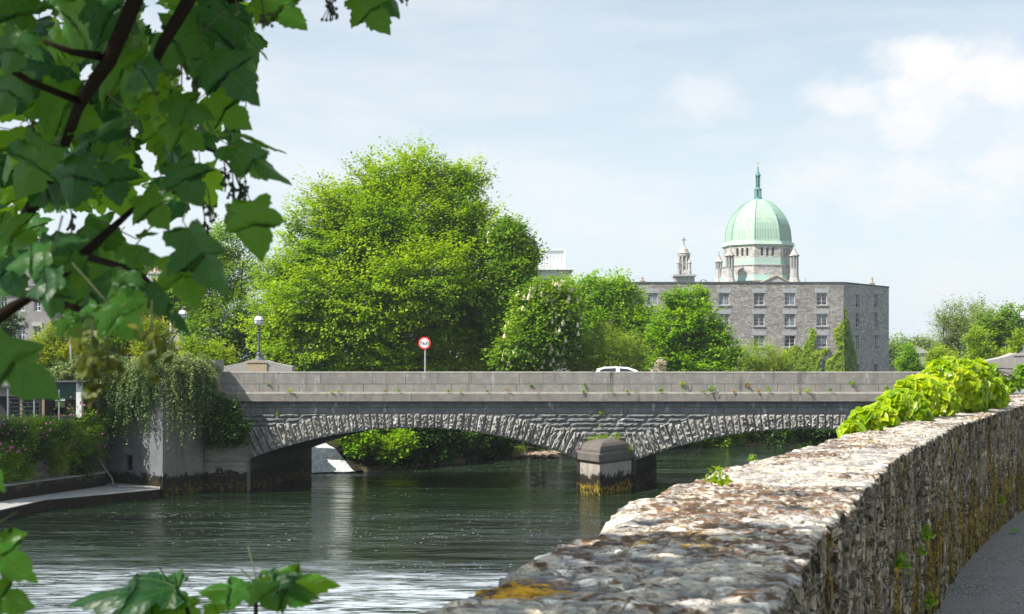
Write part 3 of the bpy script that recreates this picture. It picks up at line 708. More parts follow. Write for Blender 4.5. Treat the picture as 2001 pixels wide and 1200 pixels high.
M_dark = plain('drum_dark_glass', (.10, .12, .15), .3)  # dark glass of the drum windows
cath = thing('domed_church', 'large stone church with green copper dome rising behind the mill', 'church', (cxw, DC, -2))
AN0 = -math.pi/2+R(-15.5)
def octp(rpx, ang=0): return [(cxw+rpx*kc*math.cos(AN0+ang+k*math.pi/4), DC+rpx*kc*math.sin(AN0+ang+k*math.pi/4)) for k in range(8)]
dp = [(64, 474), (63.5, 465), (62, 452), (59, 440), (55, 430), (49, 420), (42, 411), (33, 402), (23, 395), (11, 391)]
m = MB()
for (a, y0), (b, y1) in zip(dp[:-1], dp[1:]): m.prism(octp(a), zy(y0), zy(y1), octp(b))
dome = obj('dome', m, M_cu, cath)
m = MB()
for k in range(8):
    m.tube([(cxw+(a+.5)*kc*math.cos(AN0+k*math.pi/4), DC+(a+.5)*kc*math.sin(AN0+k*math.pi/4), zy(y)) for a, y in dp], .09, 5)
    for j in range(1, 9):                                       # standing seams on each face
        f = j/9; pts = []
        for a, y in dp[:-1]:
            p0 = np.array(octp(a)[k]); p1 = np.array(octp(a)[(k+1) % 8]); q = p0*(1-f)+p1*f
            q = np.array([cxw, DC])+(q-np.array([cxw, DC]))*1.004; pts.append((q[0], q[1], zy(y)))
        m.tube(pts, .03, 4)
obj('ribs', m, M_cus, dome)
m = MB(); m.prism(octp(65), zy(476), zy(472.5)); m.prism(octp(71.5), zy(482), zy(476), octp(69)); m.prism(octp(66), zy(486), zy(482), octp(71)); obj('copper_cornice', m, M_cu, cath)
# upper drum: each face with three round headed windows
m = MB(); wn = MB()
oc = octp(67.5)
for k in range(8):
    p0, p1 = np.array(oc[k]), np.array(oc[(k+1) % 8]); L = np.linalg.norm(p1-p0); u = (p1-p0)/L; H = zy(485.5)-zy(522)
    zb_ = zy(504)-zy(522); zt2 = zy(488.5)-zy(522); o_ = [L/2+d for d in (-1.15, 0, 1.15)]
    oo = [(x-.28, x+.28, zb_, zt2) for x in o_]
    facade(m, (p0[0], p0[1], zy(522)), u, L, H, oo, .5)
    nn = np.array([u[1], -u[0]])
    for x in o_:
        c = p0+u*x-nn*.45
        pr = [(-.28, zb_), (.28, zb_), (.28, zt2-.25)]+[(.28*math.cos(a), zt2-.25+.25*math.sin(a)) for a in (.5, 1.1, 1.57, 2.1, 2.6)]+[(-.28, zt2-.25)]
        wn.add([(c[0]+u[0]*a, c[1]+u[1]*a, zy(522)+b) for a, b in pr], [tuple(range(len(pr)))])
drum = obj('drum', m, M_cst, cath); obj('drum_windows', wn, M_dark, drum)
m = MB(); m.prism(octp(69), zy(521.5), zy(519.5)); m.prism(octp(68.2), zy(519.5), zy(507), octp(67.7)); obj('stained_band', m, M_cstn, drum)
m = MB(); m.prism(octp(74), zy(600), zy(522.5), octp(71)); m.prism(octp(72.5), zy(522.5), zy(520.8)); obj('lower_drum', m, M_cst, cath)
m = MB(); m.prism(octp(74.5), zy(552), zy(541), octp(73)); obj('stained_band', m, M_cstn, cath)
m = MB(); m.prism(octp(22), zy(560), -2); m.box((cxw-14, DC+2, -2), (cxw+14, DC+16, zy(556))); obj('nave', m, M_cst, cath)
# lantern
m = MB(); c = (cxw, DC, 0); L8 = [(rr*kc, zy(y)) for rr, y in [(11, 391.5), (8, 388), (8.5, 386), (6.2, 385)]]; m.lathe(c, L8, 8)
m.lathe(c, [(3.4*kc, zy(387)), (3.4*kc, zy(371))], 8)
for k in range(8): a = k*math.pi/4+.2; m.tube([(cxw+6.2*kc*math.cos(a), DC+6.2*kc*math.sin(a), zy(386)), (cxw+6.2*kc*math.cos(a), DC+6.2*kc*math.sin(a), zy(371))], .13, 5)
m.lathe(c, [(rr*kc, zy(y)) for rr, y in [(7.6, 371.5), (7.8, 369.5), (5.4, 368), (4.2, 367), (2.6, 366), (2.6, 345)]], 8)
for k in range(6): a = k*math.pi/3+.2; m.tube([(cxw+3.9*kc*math.cos(a), DC+3.9*kc*math.sin(a), zy(367)), (cxw+3.9*kc*math.cos(a), DC+3.9*kc*math.sin(a), zy(344))], .09, 5)
m.lathe(c, [(rr*kc, zy(y)) for rr, y in [(5.6, 344.5), (5.8, 342), (4.2, 340), (3.2, 337), (1.6, 334), (1.0, 329), (.7, 327)]], 8)
obj('lantern', m, M_cu2, cath)
M_gilt = plain('stone_cross_pale', (.55, .50, .40), .6)
def cross(mm, x, y, z, h, th=.1):
    mm.box((x-th/2, y-th/2, z), (x+th/2, y+th/2, z+h)); mm.box((x-h*.28, y-th/2, z+h*.62), (x-th/2, y+th/2, z+h*.62+th)); mm.box((x+th/2, y-th/2, z+h*.62), (x+h*.28, y+th/2, z+h*.62+th))
m = MB(); cross(m, cxw, DC, zy(327.5), 11.5*kc, .16); m.lathe(c, [(.12, zy(328)), (.26, zy(326.5)), (.12, zy(325))], 8); obj('cross', m, M_gilt, cath)
# corner turrets
for px, D, s_ in ((1426, 292.5, 1.), (1552, 294, 1.), (1404.5, 304, .8)):
    k_ = D/F; x = (px-CX)*k_; zz_ = lambda y: EYE+(HY-y)*k_; c = (x, D, 0); yt = 500 if s_ == 1 else 512
    m = MB()
    m.lathe(c, [(rr*s_*k_, zz_(y)) for rr, y in [(15, 600), (13, 553), (9, 543), (8.2, 527), (8.2, 525)]], 8, R(22.5)); m.lathe(c, [(4.2*s_*k_, zz_(526)), (4.2*s_*k_, zz_(yt))], 8, R(22.5))
    for q in range(8):
        a = q*math.pi/4+R(22.5); m.box((x+7.3*s_*k_*math.cos(a)-.11, D+7.3*s_*k_*math.sin(a)-.11, zz_(526)), (x+7.3*s_*k_*math.cos(a)+.11, D+7.3*s_*k_*math.sin(a)+.11, zz_(yt)))
    tu = obj('turret', m, M_cst2, cath)
    m = MB(); m.lathe(c, [(rr*s_*k_, zz_(yt+dy)) for rr, dy in [(9.5, 1.2), (10.8, 0), (10.4, -1.6), (8.2, -3), (5, -8), (2.6, -13), (1, -15)]], 8, R(22.5)); obj('turret_cap', m, M_cst, tu)
    m = MB(); cross(m, x, D, zz_(yt-15), 7*k_*s_, .13); obj('turret_cross', m, M_cst2, tu)
# pediment in front of the drum
Dg = 283.; kg = Dg/F; m = MB(); gx0, gx1, gxm = [(a-CX)*kg for a in (1486, 1546, 1517)]
z_b, z_t = EYE+(HY-553)*kg, EYE+(HY-538.5)*kg
m.add([(gx0, Dg, z_b-3), (gx1, Dg, z_b-3), (gx1, Dg, z_b), (gxm, Dg, z_t), (gx0, Dg, z_b), (gx0, Dg+12, z_b-3), (gx1, Dg+12, z_b-3), (gx1, Dg+12, z_b), (gxm, Dg+12, z_t), (gx0, Dg+12, z_b)],
      [(0, 1, 2, 3, 4), (9, 8, 7, 6, 5), (2, 7, 8, 3), (3, 8, 9, 4), (0, 4, 9, 5), (1, 6, 7, 2)]); gb = obj('gable', m, M_cst2, cath)
m = MB(); 
for (xa_, xb_) in ((gx0-.2, gxm), (gx1+.2, gxm)): m.tube([(xa_, Dg-.1, z_b-.05), (xb_, Dg-.1, z_t+.05)], .16, 4)
cross(m, gxm, Dg, z_t, .8, .13); obj('coping', m, M_pot, gb)
# bell turret
DT = 285.; kt = DT/F; xt = (1336.5-CX)*kt; zT = lambda y: EYE+(HY-y)*kt
tow = thing('bell_tower', 'slender grey church bell tower with small dome and cross left of the great dome', 'tower', (xt, DT, -2))
m = MB(); m.box((xt-19*kt, DT-1.6, -2), (xt+19*kt, DT+1.6, zT(541))); m.box((xt-22*kt, DT-2.1, zT(541)), (xt+22*kt, DT+2.1, zT(537.5))); obj('base', m, M_cst2, tow)
m = MB(); m.lathe((xt, DT, 0), [(5*kt, zT(538)), (5*kt, zT(498))], 8, R(22.5))
for q in range(8):
    a = q*math.pi/4+R(22.5); m.tube([(xt+10*kt*math.cos(a), DT+10*kt*math.sin(a), zT(538)), (xt+10*kt*math.cos(a), DT+10*kt*math.sin(a), zT(500))], .2, 6)
m.lathe((xt, DT, 0), [(rr*kt, zT(y)) for rr, y in [(11, 538), (12, 534), (11.5, 530), (10.5, 528)]], 8, R(22.5)); obj('belfry', m, M_cst2, tow)
m = MB(); m.lathe((xt, DT, 0), [(rr*kt, zT(y)) for rr, y in [(11, 502), (12, 500), (12, 497), (13.4, 495.5), (10.5, 494), (9, 490), (6.5, 486), (3, 483), (2.6, 480.5), (1, 479)]], 16); obj('cap', m, M_cst, tow)
m = MB(); cross(m, xt, DT, zT(479.5), 16*kt, .15); obj('cross', m, M_iron, tow)
for q in range(4):
    a = q*math.pi/2+R(38); x = xt+15*kt*math.cos(a); y = DT+15*kt*math.sin(a)
    m = MB(); m.lathe((x, y, 0), [(rr*kt, zT(yy)) for rr, yy in [(3.8, 538), (4.2, 530), (3.3, 528), (3.3, 516), (4.4, 514.5), (3, 512), (1, 507), (.2, 504)]], 8); obj('pinnacle', m, M_cst2, tow)

# ------------------------------------------------------------------ white modern block behind the trees
Dw = 230.; kw = Dw/F; M_wall = plain('render_pale_grey', (.62, .64, .64), .8, sc=.5, var=.06); M_steel = plain('white_cladding', (.78, .80, .80), .5, sc=.5, var=.05)
xw = lambda px: (px-CX)*kw; zw = lambda py: EYE+(HY-py)*kw
off_ = thing('office_block', 'pale flat roofed block with white rooftop screen behind the chestnut tree', 'building', (xw(1085), Dw, -1))
m = MB(); o_ = (xw(1050), Dw, -1); opsw = [(1.2+3.2*i, 3.4+3.2*i, 8.6+1.8, 10.9) for i in range(2)]+[(1.0, 4.8, zw(552)+1, zw(545)+1)]
facade(m, o_, (1, 0), xw(1112)-xw(1050), zw(528)+1, [opsw[2]], .3); m.add([(xw(1112), Dw, -1), (xw(1112), Dw+14, -1), (xw(1112), Dw+14, zw(528)), (xw(1112), Dw, zw(528))], [(0, 1, 2, 3)]); obj('wall', m, M_wall, off_)
window(off_, o_, (1, 0), opsw[2], .3, M_steel, M_glass, (3, 1), .08)
m = MB(); m.box((xw(1040), Dw-1.2, zw(528)), (xw(1121), Dw+15, zw(524.5))); obj('roof_slab', m, M_steel, off_)
m = MB(); m.box((xw(1058), Dw+1.1, zw(524.5)), (xw(1102), Dw+1.3, zw(489)));
for q in range(9): xq = xw(1058+44*q/8); m.box((xq-.04, Dw+1.0, zw(524.5)), (xq+.04, Dw+1.097, zw(489)))
scn = obj('plant_screen', m, M_steel, off_)
m = MB(); m.box((xw(1054.5), Dw+.8, zw(524.5)), (xw(1056.5), Dw+1.0, zw(486))); m.box((xw(1103.5), Dw+.8, zw(524.5)), (xw(1105.5), Dw+1.0, zw(486))); m.box((xw(1056.5), Dw+.8, zw(487.6)), (xw(1103.5), Dw+1.0, zw(486))); obj('screen_frame', m, M_wht, scn)
m = MB(); m.box((xw(1060), Dw-.5, zw(524.5)), (xw(1068), Dw+.6, zw(514))); obj('roof_unit', m, M_wall, off_)

# ------------------------------------------------------------------ houses behind the leaves, left
Dh = 118.; kh = Dh/F; M_house = stone('townhouse_grey_render', (.36, .34, .33), (.27, .26, .26), .5, .015, rough=.9, fine=4.); M_trim = plain('townhouse_trim', (.45, .43, .42), .85)
M_sashw = plain('sash_white', (.75, .77, .78), .5)
def house(name, label, pxa, pxb, ytop, D, wins, yroof, chim=None, mat=None):
    k_ = D/F; xa_, xb_ = (pxa-CX)*k_, (pxb-CX)*k_; zt__ = EYE+(HY-ytop)*k_; zb = -1.
    h = thing(name, label, 'house', ((xa_+xb_)/2, D, zb)); m = MB(); oo = [((a-CX)*k_-xa_, (b-CX)*k_-xa_, EYE+(HY-d)*k_-zb, EYE+(HY-c)*k_-zb) for a, b, c, d in wins]
    facade(m, (xa_, D, zb), (1, 0), xb_-xa_, zt__-zb, oo, .22)
    dz = 9
    m.add([(xa_, D, zb), (xa_, D+dz, zb), (xa_, D+dz, zt__), (xa_, D, zt__), (xb_, D, zb), (xb_, D+dz, zb), (xb_, D+dz, zt__), (xb_, D, zt__)], [(0, 3, 2, 1), (4, 5, 6, 7), (1, 2, 6, 5)])
    obj('wall', m, mat or M_house, h)
    for q in oo:
        window(h, (xa_, D, zb), (1, 0), q, .22, M_sashw, M_glass, (2, 4), .07)
        m = MB(); m.box((xa_+q[0]-.12, D-.10, zb+q[3]+.02), (xa_+q[1]+.12, D-.002, zb+q[3]+.34)); obj('window_head', m, M_trim, h)
    zr_ = EYE+(HY-yroof)*k_; m = MB(); e = .35
    m.add([(xa_-e, D-e, zt__), (xb_+e, D-e, zt__), (xb_+e, D+dz+e, zt__), (xa_-e, D+dz+e, zt__), (xa_+.2, D+dz/2, zr_), (xb_-.2, D+dz/2, zr_)], [(0, 1, 5, 4), (2, 3, 4, 5), (1, 2, 5), (3, 0, 4), (0, 3, 2, 1)])
    rf = obj('roof', m, M_slate, h)
    m = MB(); m.box((xa_-.2, D-.28, zt__-.35), (xb_+.2, D-.003, zt__-.02)); obj('cornice', m, M_trim, h)
    if chim:
        ca, cb, cy0, cy1, npot = chim; xa2, xb2 = (ca-CX)*k_, (cb-CX)*k_; ych = D+dz/2; z1_ = EYE+(HY-cy1)*k_; z0_ = EYE+(HY-cy0)*k_
        m = MB(); m.box((xa2, ych-.5, zt__), (xb2, ych+.5, z0_)); m.box((xa2-.15, ych-.62, z0_), (xb2+.15, ych+.62, z0_+.18)); ch = obj('chimney', m, M_trim, rf)
        for i in range(npot):
            m = MB(); m.lathe((xa2+(xb2-xa2)*(i+.5)/npot, ych, z0_+.18), [(.2, 0), (.17, .1), (.15, (z1_-z0_)*.75), (.2, (z1_-z0_)*.8), (.2, z1_-z0_-.18)], 10); obj('chimney_pot', m, M_pot if i % 2 else M_potd, ch)
    return h
house('townhouse', 'grey townhouse with white sash windows at the left edge behind leaves', -60, 98, 560, 118, [(35, 49, 637, 672), (66, 80, 638, 684), (0, 14, 570, 608), (35, 49, 570, 608), (66, 80, 570, 608)], 520)
house('rendered_house', 'pale house with tall clay chimney pots seen between sycamore leaves', 120, 350, 606, 130, [(150, 162, 622, 650), (200, 212, 622, 650), (303, 310, 620, 642), (321, 327, 622, 640)], 560, (268, 298, 530, 514, 4), plain('house_pale_render', (.50, .45, .40), .9))
# ------------------------------------------------------------------ left quay: concrete chamber, walls, slabs
M_conc = stone('chamber_concrete', (.22, .23, .245), (.145, .15, .165), .9, .006, stain=1.6, lime=.25, rough=.85, wet=WATER)
M_conc2 = stone('chamber_concrete_side', (.25, .235, .205), (.17, .16, .145), .9, .006, stain=1.9, rough=.85, wet=WATER)
M_quay = stone('quay_wall_stone', (.24, .22, .18), (.16, .15, .12), 1.2, .05, rough=.9, rub=3.2, wet=WATER)
M_slab = stone('landing_slab_concrete', (.40, .39, .38), (.31, .305, .30), 1., .01, stain=None, rough=.8)
M_slab_e = stone('slab_edge_mossy', (.10, .09, .06), (.05, .045, .03), 2., .05, rough=.95, wet=WATER, gold=(.07, .055, .012), gk=.55)
def XY(px, D): return ((px-CX)/F*D, D)
z_ = lambda py, D: EYE+(HY-py)/F*D
A_, B_, C_ = XY(200, 68.5), XY(318, 65.6), XY(396, 67.6)
ch = thing('concrete_chamber', 'stained concrete chamber with square outlet hole under the trailing shrub', 'chamber', (*B_, WATER))
u = np.array(B_)-np.array(A_); L = np.linalg.norm(u); u = u/L
ztp = z_(745, 66)
def sx_(px): tx = (px-CX)/F; return (tx*A_[1]-A_[0])/(u[0]-tx*u[1])
kk = 67.3/F; hole = (sx_(241), sx_(259), EYE+(HY-919)*kk-WATER+.6, EYE+(HY-889)*kk-WATER+.6)
m = MB(); facade(m, (A_[0], A_[1], WATER-.6), u, L, ztp-WATER+.6, [hole], 2.2); obj('front_wall', m, M_conc, ch)
m = MB(); nn = np.array([u[1], -u[0]]); c0 = np.array(A_)+u*(hole[0]+hole[1])/2-nn*1.0; m.obox(c0+nn*.72, u, nn, 0, .3, .04, WATER-.6+hole[2]-.1, WATER-.6+hole[3]+.1); obj('outlet_shade_sheet', m, M_blk, ch)  # black sheet close behind the hole stands in for its deep shade
m = MB(); D_ = (C_[0]-1, 72.); E_ = (A_[0]+.5, 73.)
m.add([(*B_, WATER-.6), (*C_, WATER-.6), (*D_, WATER-.6), (*D_, ztp), (*C_, ztp), (*B_, ztp)], [(0, 1, 4, 5), (1, 2, 3, 4)]); obj('side_wall', m, M_conc2, ch)
m = MB(); m.add([(*A_, ztp), (*B_, ztp), (*C_, ztp), (*D_, ztp), (*E_, ztp)], [(0, 1, 2, 3, 4)]); obj('lid_slab', m, M_conc2, ch)
# wing wall between the chamber and the arch
m = MB(); yw_ = 68.2
wing = thing('wing_wall', 'coursed stone wing wall joining the concrete chamber to the bridge', 'wall', (bx(440), yw_, WATER))
m.box((bx(392), yw_, WATER-.6), (bx(489), YB+.02, bz(868)))
y = 962
obj('core', m, M_joint, wing)
m = MB()
for (za, zb) in ((985, 962), (962, 944), (944, 926), (926, 909), (909, 898), (898, 868)): joints(m, bx(392), bx(489), bz(za), bz(zb), yw_, .7, 1.6, .03, .02)
obj('stone_facing', m, M_pier2, wing)
m = MB(); m.box((bx(388), yw_-.12, bz(898)), (bx(491), YB-.01, bz(893))); m.box((bx(380), yw_-.02, bz(868)), (bx(420), YB-.01, bz(850))); obj('string_course', m, M_par2, wing)
# ground behind the quay
m = MB(); pts = [(-60, 45), (-28, 52), XY(0, 60.5), XY(95, 63.2), XY(190, 68.3), XY(200, 71), XY(395, 71.5), (-15, 77), (-60, 79)]
m.prism(pts, WATER-.5, z_(822, 62)); m.prism([XY(150, 67), XY(190, 68.6), XY(200, 71), XY(400, 71.5), XY(425, 72), (-15, 78), (-60, 80), (-60, 66)], WATER, -.75)
tag(obj('quay_ground', m, M_earth), kind='structure')
Q0, Q1, Q2 = XY(-90, 58.), XY(95, 63.), XY(212, 68.)
m = MB(); zq = z_(817, 62)
for a, b in ((Q0, Q1), (Q1, Q2)):
    a = np.array(a); b = np.array(b); d = (b-a)/np.linalg.norm(b-a); nn = np.array([d[1], -d[0]])
    m.prism([tuple(a), tuple(b), tuple(b-nn*.5), tuple(a-nn*.5)], WATER-.4, zq)
tag(obj('quay_wall', m, M_quay, origin=(*Q1, WATER)), 'rubble stone quay wall overgrown with plants at the left bank', 'wall')
# two stepped landing slabs
def slab(pts, D0, zt__, name, label):
    r = thing(name, label, 'slab', (*pts[0], WATER)); m = MB(); n = len(pts)
    m.prism(pts, WATER-.6, zt__-.03); obj('edge', m, M_slab_e, r)
    c = np.mean(np.array(pts), 0); m = MB(); m.prism([tuple(c+(np.array(p)-c)*1.004) for p in pts], zt__-.03, zt__); obj('top', m, M_slab, r)
zl = z_(965, 61.5)
slab([XY(-60, 53.5), XY(8, 56.0), XY(90, 59.8), XY(312, 64.6), XY(312, 66), XY(205, 68), XY(80, 62.6), XY(-60, 58)], 0, WATER+.42, 'landing_slab', 'low pale concrete landing slab just above the water at left')
slab([XY(-60, 57), XY(40, 60.3), XY(205, 66.2), XY(215, 68), XY(95, 63.4), XY(-60, 58.6)], 0, WATER+1.05, 'upper_slab', 'mossy stone ledge one step above the pale landing slab')
# hose trailing down
pts = []
for px, py, D in ((190, 885, 66.8), (198, 905, 66.9), (212, 925, 66.8), (219, 935, 66.5), (222, 950, 66.), (232, 953.5, 65.2), (252, 956, 65.2), (280, 960, 65), (308, 963, 64.8)):
    q = P(px, py, D); q[2] = max(q[2], WATER+.46); pts.append(q)
m = MB(); m.tube(pts, .035, 6); tag(obj('hose', m, plain('hose_grey', (.32, .31, .3), .7), origin=pts[0]), 'grey hose hanging down to the landing slab', 'hose')
# shed, railings and posts on the quay
M_grn = plain('shed_green_paint', (.015, .07, .05), .5); M_postw = plain('post_white_paint', (.72, .74, .74), .5); M_rail = plain('railing_grey_paint', (.10, .16, .16), .5)
zg_ = z_(822, 62)
r = thing('garden_shed', 'low green shed with white corner post on the quay under the shrub', 'shed', (*XY(138, 65.2), zg_))
m = MB(); a, b = XY(108, 65.2), XY(150, 65.2); m.box((a[0], 65.2, z_(778, 65)), (b[0], 67., z_(747, 65))); obj('green_panel', m, M_grn, r)
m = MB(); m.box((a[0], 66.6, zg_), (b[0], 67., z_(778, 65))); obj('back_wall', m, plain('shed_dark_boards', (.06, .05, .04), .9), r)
m = MB(); m.box((b[0], 65.1, zg_), (b[0]+.24, 65.4, z_(748, 65))); obj('corner_post', m, M_postw, r)
m = MB(); m.box((a[0]-.3, 64.9, z_(747, 65)), (b[0]+.45, 67.2, z_(744.5, 65))); obj('roof', m, M_slate, r)
m = MB()
for i in range(11): xq = a[0]+.04+(b[0]-a[0]-.08)*i/10; m.box((xq-.02, 65.15, z_(782, 65)), (xq+.02, 65.19, z_(776, 65)))
obj('fringe', m, M_grn, r)
r = thing('boat_store', 'dark open lean-to with rust coloured posts behind the railing', 'shelter', (*XY(55, 66.), zg_))
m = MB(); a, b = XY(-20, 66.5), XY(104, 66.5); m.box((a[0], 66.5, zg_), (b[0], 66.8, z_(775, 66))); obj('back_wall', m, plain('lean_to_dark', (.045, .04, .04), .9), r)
m = MB(); m.box((a[0], 66.4, z_(775, 66)), (b[0], 66.85, z_(757, 66))); obj('upper_wall', m, M_trim, r)
m = MB(); m.box((a[0]-.1, 65.6, z_(757, 66)), (b[0], 67.5, z_(753, 66))); obj('roof', m, M_slate, r)
for px in (42, 85): m = MB(); x = XY(px, 65.9)[0]; m.box((x-.06, 65.85, zg_), (x+.06, 65.97, z_(757, 66))); obj('post', m, M_potd, r)
r = thing('railing_gate', 'grey tubular field gate between white posts on the quay', 'gate', (*XY(18, 62.8), zg_))
m = MB()
a, b = XY(18, 62.8), XY(78, 63.4); hts = [z_(y, 63) for y in (779, 787, 795, 803, 811, 818)]
for h_ in hts: m.tube([(a[0], a[1], h_), (b[0], b[1], h_)], .022, 5)
for f in (0, 1): p0 = np.array([*a, 0])*(1-f)+np.array([*b, 0])*f; m.tube([(p0[0], p0[1], hts[-1]), (p0[0], p0[1], hts[0])], .028, 5)
m.tube([(a[0]+.75, a[1], hts[-1]), (a[0]+.5, a[1]+.02, hts[0])], .02, 5)
obj('bars', m, M_rail, r)
for i, (px, yt, D) in enumerate(((15, 762, 62.6), (66.5, 768, 62.6), (115, 764, 62.9))):
    m = MB(); q = XY(px, D); m.tube([(q[0], q[1], zg_), (q[0], q[1], z_(yt, D))], .033, 8); m.lathe((q[0], q[1], z_(yt, D)), [(.04, 0), (.045, .02), (.02, .05)], 8)
    tag(obj('white_post', m, M_postw, origin=(*q, zg_), smooth=False), ['thin white post at the far left end of the quay railing', 'thin white post in the middle of the quay railing', 'thin white post beside the green shed'][i], 'post', 'white posts along the quay')
# tall thin poles behind
for px, y0, y1, D, lb in ((138.5, 617, 712, 80, 'tall pale grey pole rising behind the trailing shrub'), (333.5, 600, 682, 92, 'thin white pole left of the half hidden lamp')):
    q = XY(px, D); m = MB(); m.tube([(*q, -.8), (*q, z_(y0, D))], [.075, .06], 8); m.lathe((*q, z_(y0, D)), [(.07, 0), (.07, .04), (.02, .09)], 8)
    tag(obj('utility_pole', m, M_galv if px < 200 else M_postw, origin=(*q, -.8)), lb, 'pole')
q = XY(336, 90); m = MB(); m.lathe((*q, -.6), [(.42, 0), (.38, .8), (.28, 1.6), (.1, 2.4), (0, 2.6)], 4, R(45)); 
# ------------------------------------------------------------------ weir
t = NT('weir_white_water'); p = t.pos(); s1 = t.noise(t.scl(p, (8., 1.1, .8), (0, 0, R(-18))), 1., 7, .75, .4); s2 = t.noise(p, 6., 5, .7)
c = t.mix(t.ramp(t.math('MULTIPLY_ADD', s2, .5, s1), .58, .88), (.36, .40, .42), (.88, .90, .91)); t.surf(c, .45, t.bump(t.math('ADD', s1, s2), .8, .12), .3); M_weir = t.m
pa, pb = np.array([-15.2, 76.9]), np.array([-8.7, 78.9]); pc, pd = np.array([-11.0, 84.]), np.array([-17., 83.])
nu, nv = 60, 40; UU, VV = np.meshgrid(np.linspace(0, 1, nu), np.linspace(0, 1, nv))
base = pa[None, None]*(1-UU[..., None])+pb*UU[..., None]; top = pd*(1-UU[..., None])+pc*UU[..., None]
xy = base*(1-VV[..., None])+top*VV[..., None]
zz = WATER-.05+1.75*VV**.95+.09*(fbm(xy[..., 0]*3.2+xy[..., 1]*1., xy[..., 1]*.6, seed=8)-.5)*(.35+.65*np.minimum(1, 4*(1-UU)))+.12*np.exp(-(VV/.06)**2)
tag(obj_np('weir', np.concatenate([xy, zz[..., None]], -1).reshape(-1, 3), gridfaces(nv, nu), M_weir, smooth=True, origin=(-11, 78, WATER)), 'white water sliding down a weir seen under the left arch', 'weir')
# sluice wall holding up the right edge of the fall
m = MB(); m.add([(-8.62, 78.95, WATER-.5), (-8.3, 79.3, WATER-.5), (-10.6, 84.3, WATER-.5), (-11., 84, WATER-.5), (-8.62, 78.95, WATER+.1), (-8.3, 79.3, WATER+.1), (-10.6, 84.3, WATER+1.85), (-11., 84., WATER+1.85)], [(0, 1, 5, 4), (1, 2, 6, 5), (2, 3, 7, 6), (3, 0, 4, 7), (4, 5, 6, 7)])
tag(obj('weir_wall', m, M_slab_e, origin=(-9, 80, WATER)), 'low dark wall along the right edge of the white weir', 'wall')

# ------------------------------------------------------------------ near wall
RE = [(-.75, -2.2), (-.35, -.8), (-.02, 1.0), (.29, 2.), (.50, 2.78), (.72, 3.47), (.93, 4.22), (1.16, 4.84), (1.58, 6.1), (2.10, 7.6), (2.69, 9.02), (3.72, 11.5), (5.44, 15.1), (8.0, 20.), (12.5, 27.)]
LE = [(-1.55, -2.2), (-1.2, -.8), (-.80, 1.0), (-.46, 2.), (-.17, 2.82), (.04, 3.5), (.23, 4.1), (.43, 4.93), (.86, 6.15), (1.46, 7.6), (2.02, 8.9), (3.02, 11.5), (4.75, 15.2), (7.3, 20.4), (11.9, 27.5)]
def smooth_path(P_, n_per):
    P_ = np.array(P_, float); out = []
    for i in range(len(P_)-1):
        p0 = P_[max(i-1, 0)]; p1 = P_[i]; p2 = P_[i+1]; p3 = P_[min(i+2, len(P_)-1)]
        t_ = np.linspace(0, 1, n_per, endpoint=False)[:, None]
        out.append(.5*((2*p1)+(p2-p0)*t_+(2*p0-5*p1+4*p2-p3)*t_**2+(3*p1-p0-3*p2+p3)*t_**3))
    out.append(P_[-1:]); return np.concatenate(out)
re_, le_ = smooth_path(RE, 60), smooth_path(LE, 60)
cl = np.concatenate([[0], np.cumsum(np.linalg.norm(np.diff(re_, axis=0), axis=1))])
yy = re_[:, 1]; ts = [0.]
while ts[-1] < cl[-1]:
    Dn = max(2.2, np.interp(ts[-1], cl, yy)) if np.interp(ts[-1], cl, yy) > 1.5 else 12.
    ts.append(ts[-1]+Dn*.0026)
ts = np.clip(np.array(ts), 0, cl[-1]); N_ = len(ts)
rx, ry = np.interp(ts, cl, re_[:, 0]), np.interp(ts, cl, re_[:, 1]); lx, ly = np.interp(ts, cl, le_[:, 0]), np.interp(ts, cl, le_[:, 1])
HW = 1.1; NL, NTp, NR = 16, 92, 120
prof = []                                                        # (kind, fraction)
lf = np.concatenate([np.linspace(0, .9, 6)[:-1], np.linspace(.9, 1, NL-5)[:-1]])
sec = np.concatenate([np.zeros(len(lf)), np.ones(NTp), np.full(NR, 2)])
fr_ = np.concatenate([lf, np.linspace(0, 1, NTp), np.linspace(0, 1, NR+1)[1:]])
Sg, _ = np.meshgrid(ts, fr_, indexing='ij')
secg = np.broadcast_to(sec, Sg.shape); fg = np.broadcast_to(fr_, Sg.shape)
LX, LY, RX, RY = [np.broadcast_to(a[:, None], Sg.shape) for a in (lx, ly, rx, ry)]
is0, is1, is2 = secg == 0, secg == 1, secg == 2
X = np.where(is0, LX, np.where(is1, LX+(RX-LX)*fg, RX)); Y = np.where(is0, LY, np.where(is1, LY+(RY-LY)*fg, RY))
zbot = WATER-.3
Z = np.where(is0, zbot+(HW-zbot)*fg, np.where(is1, HW, HW*(1-fg)))
Z = np.where(is2 & (fg > .999), -.02, Z)
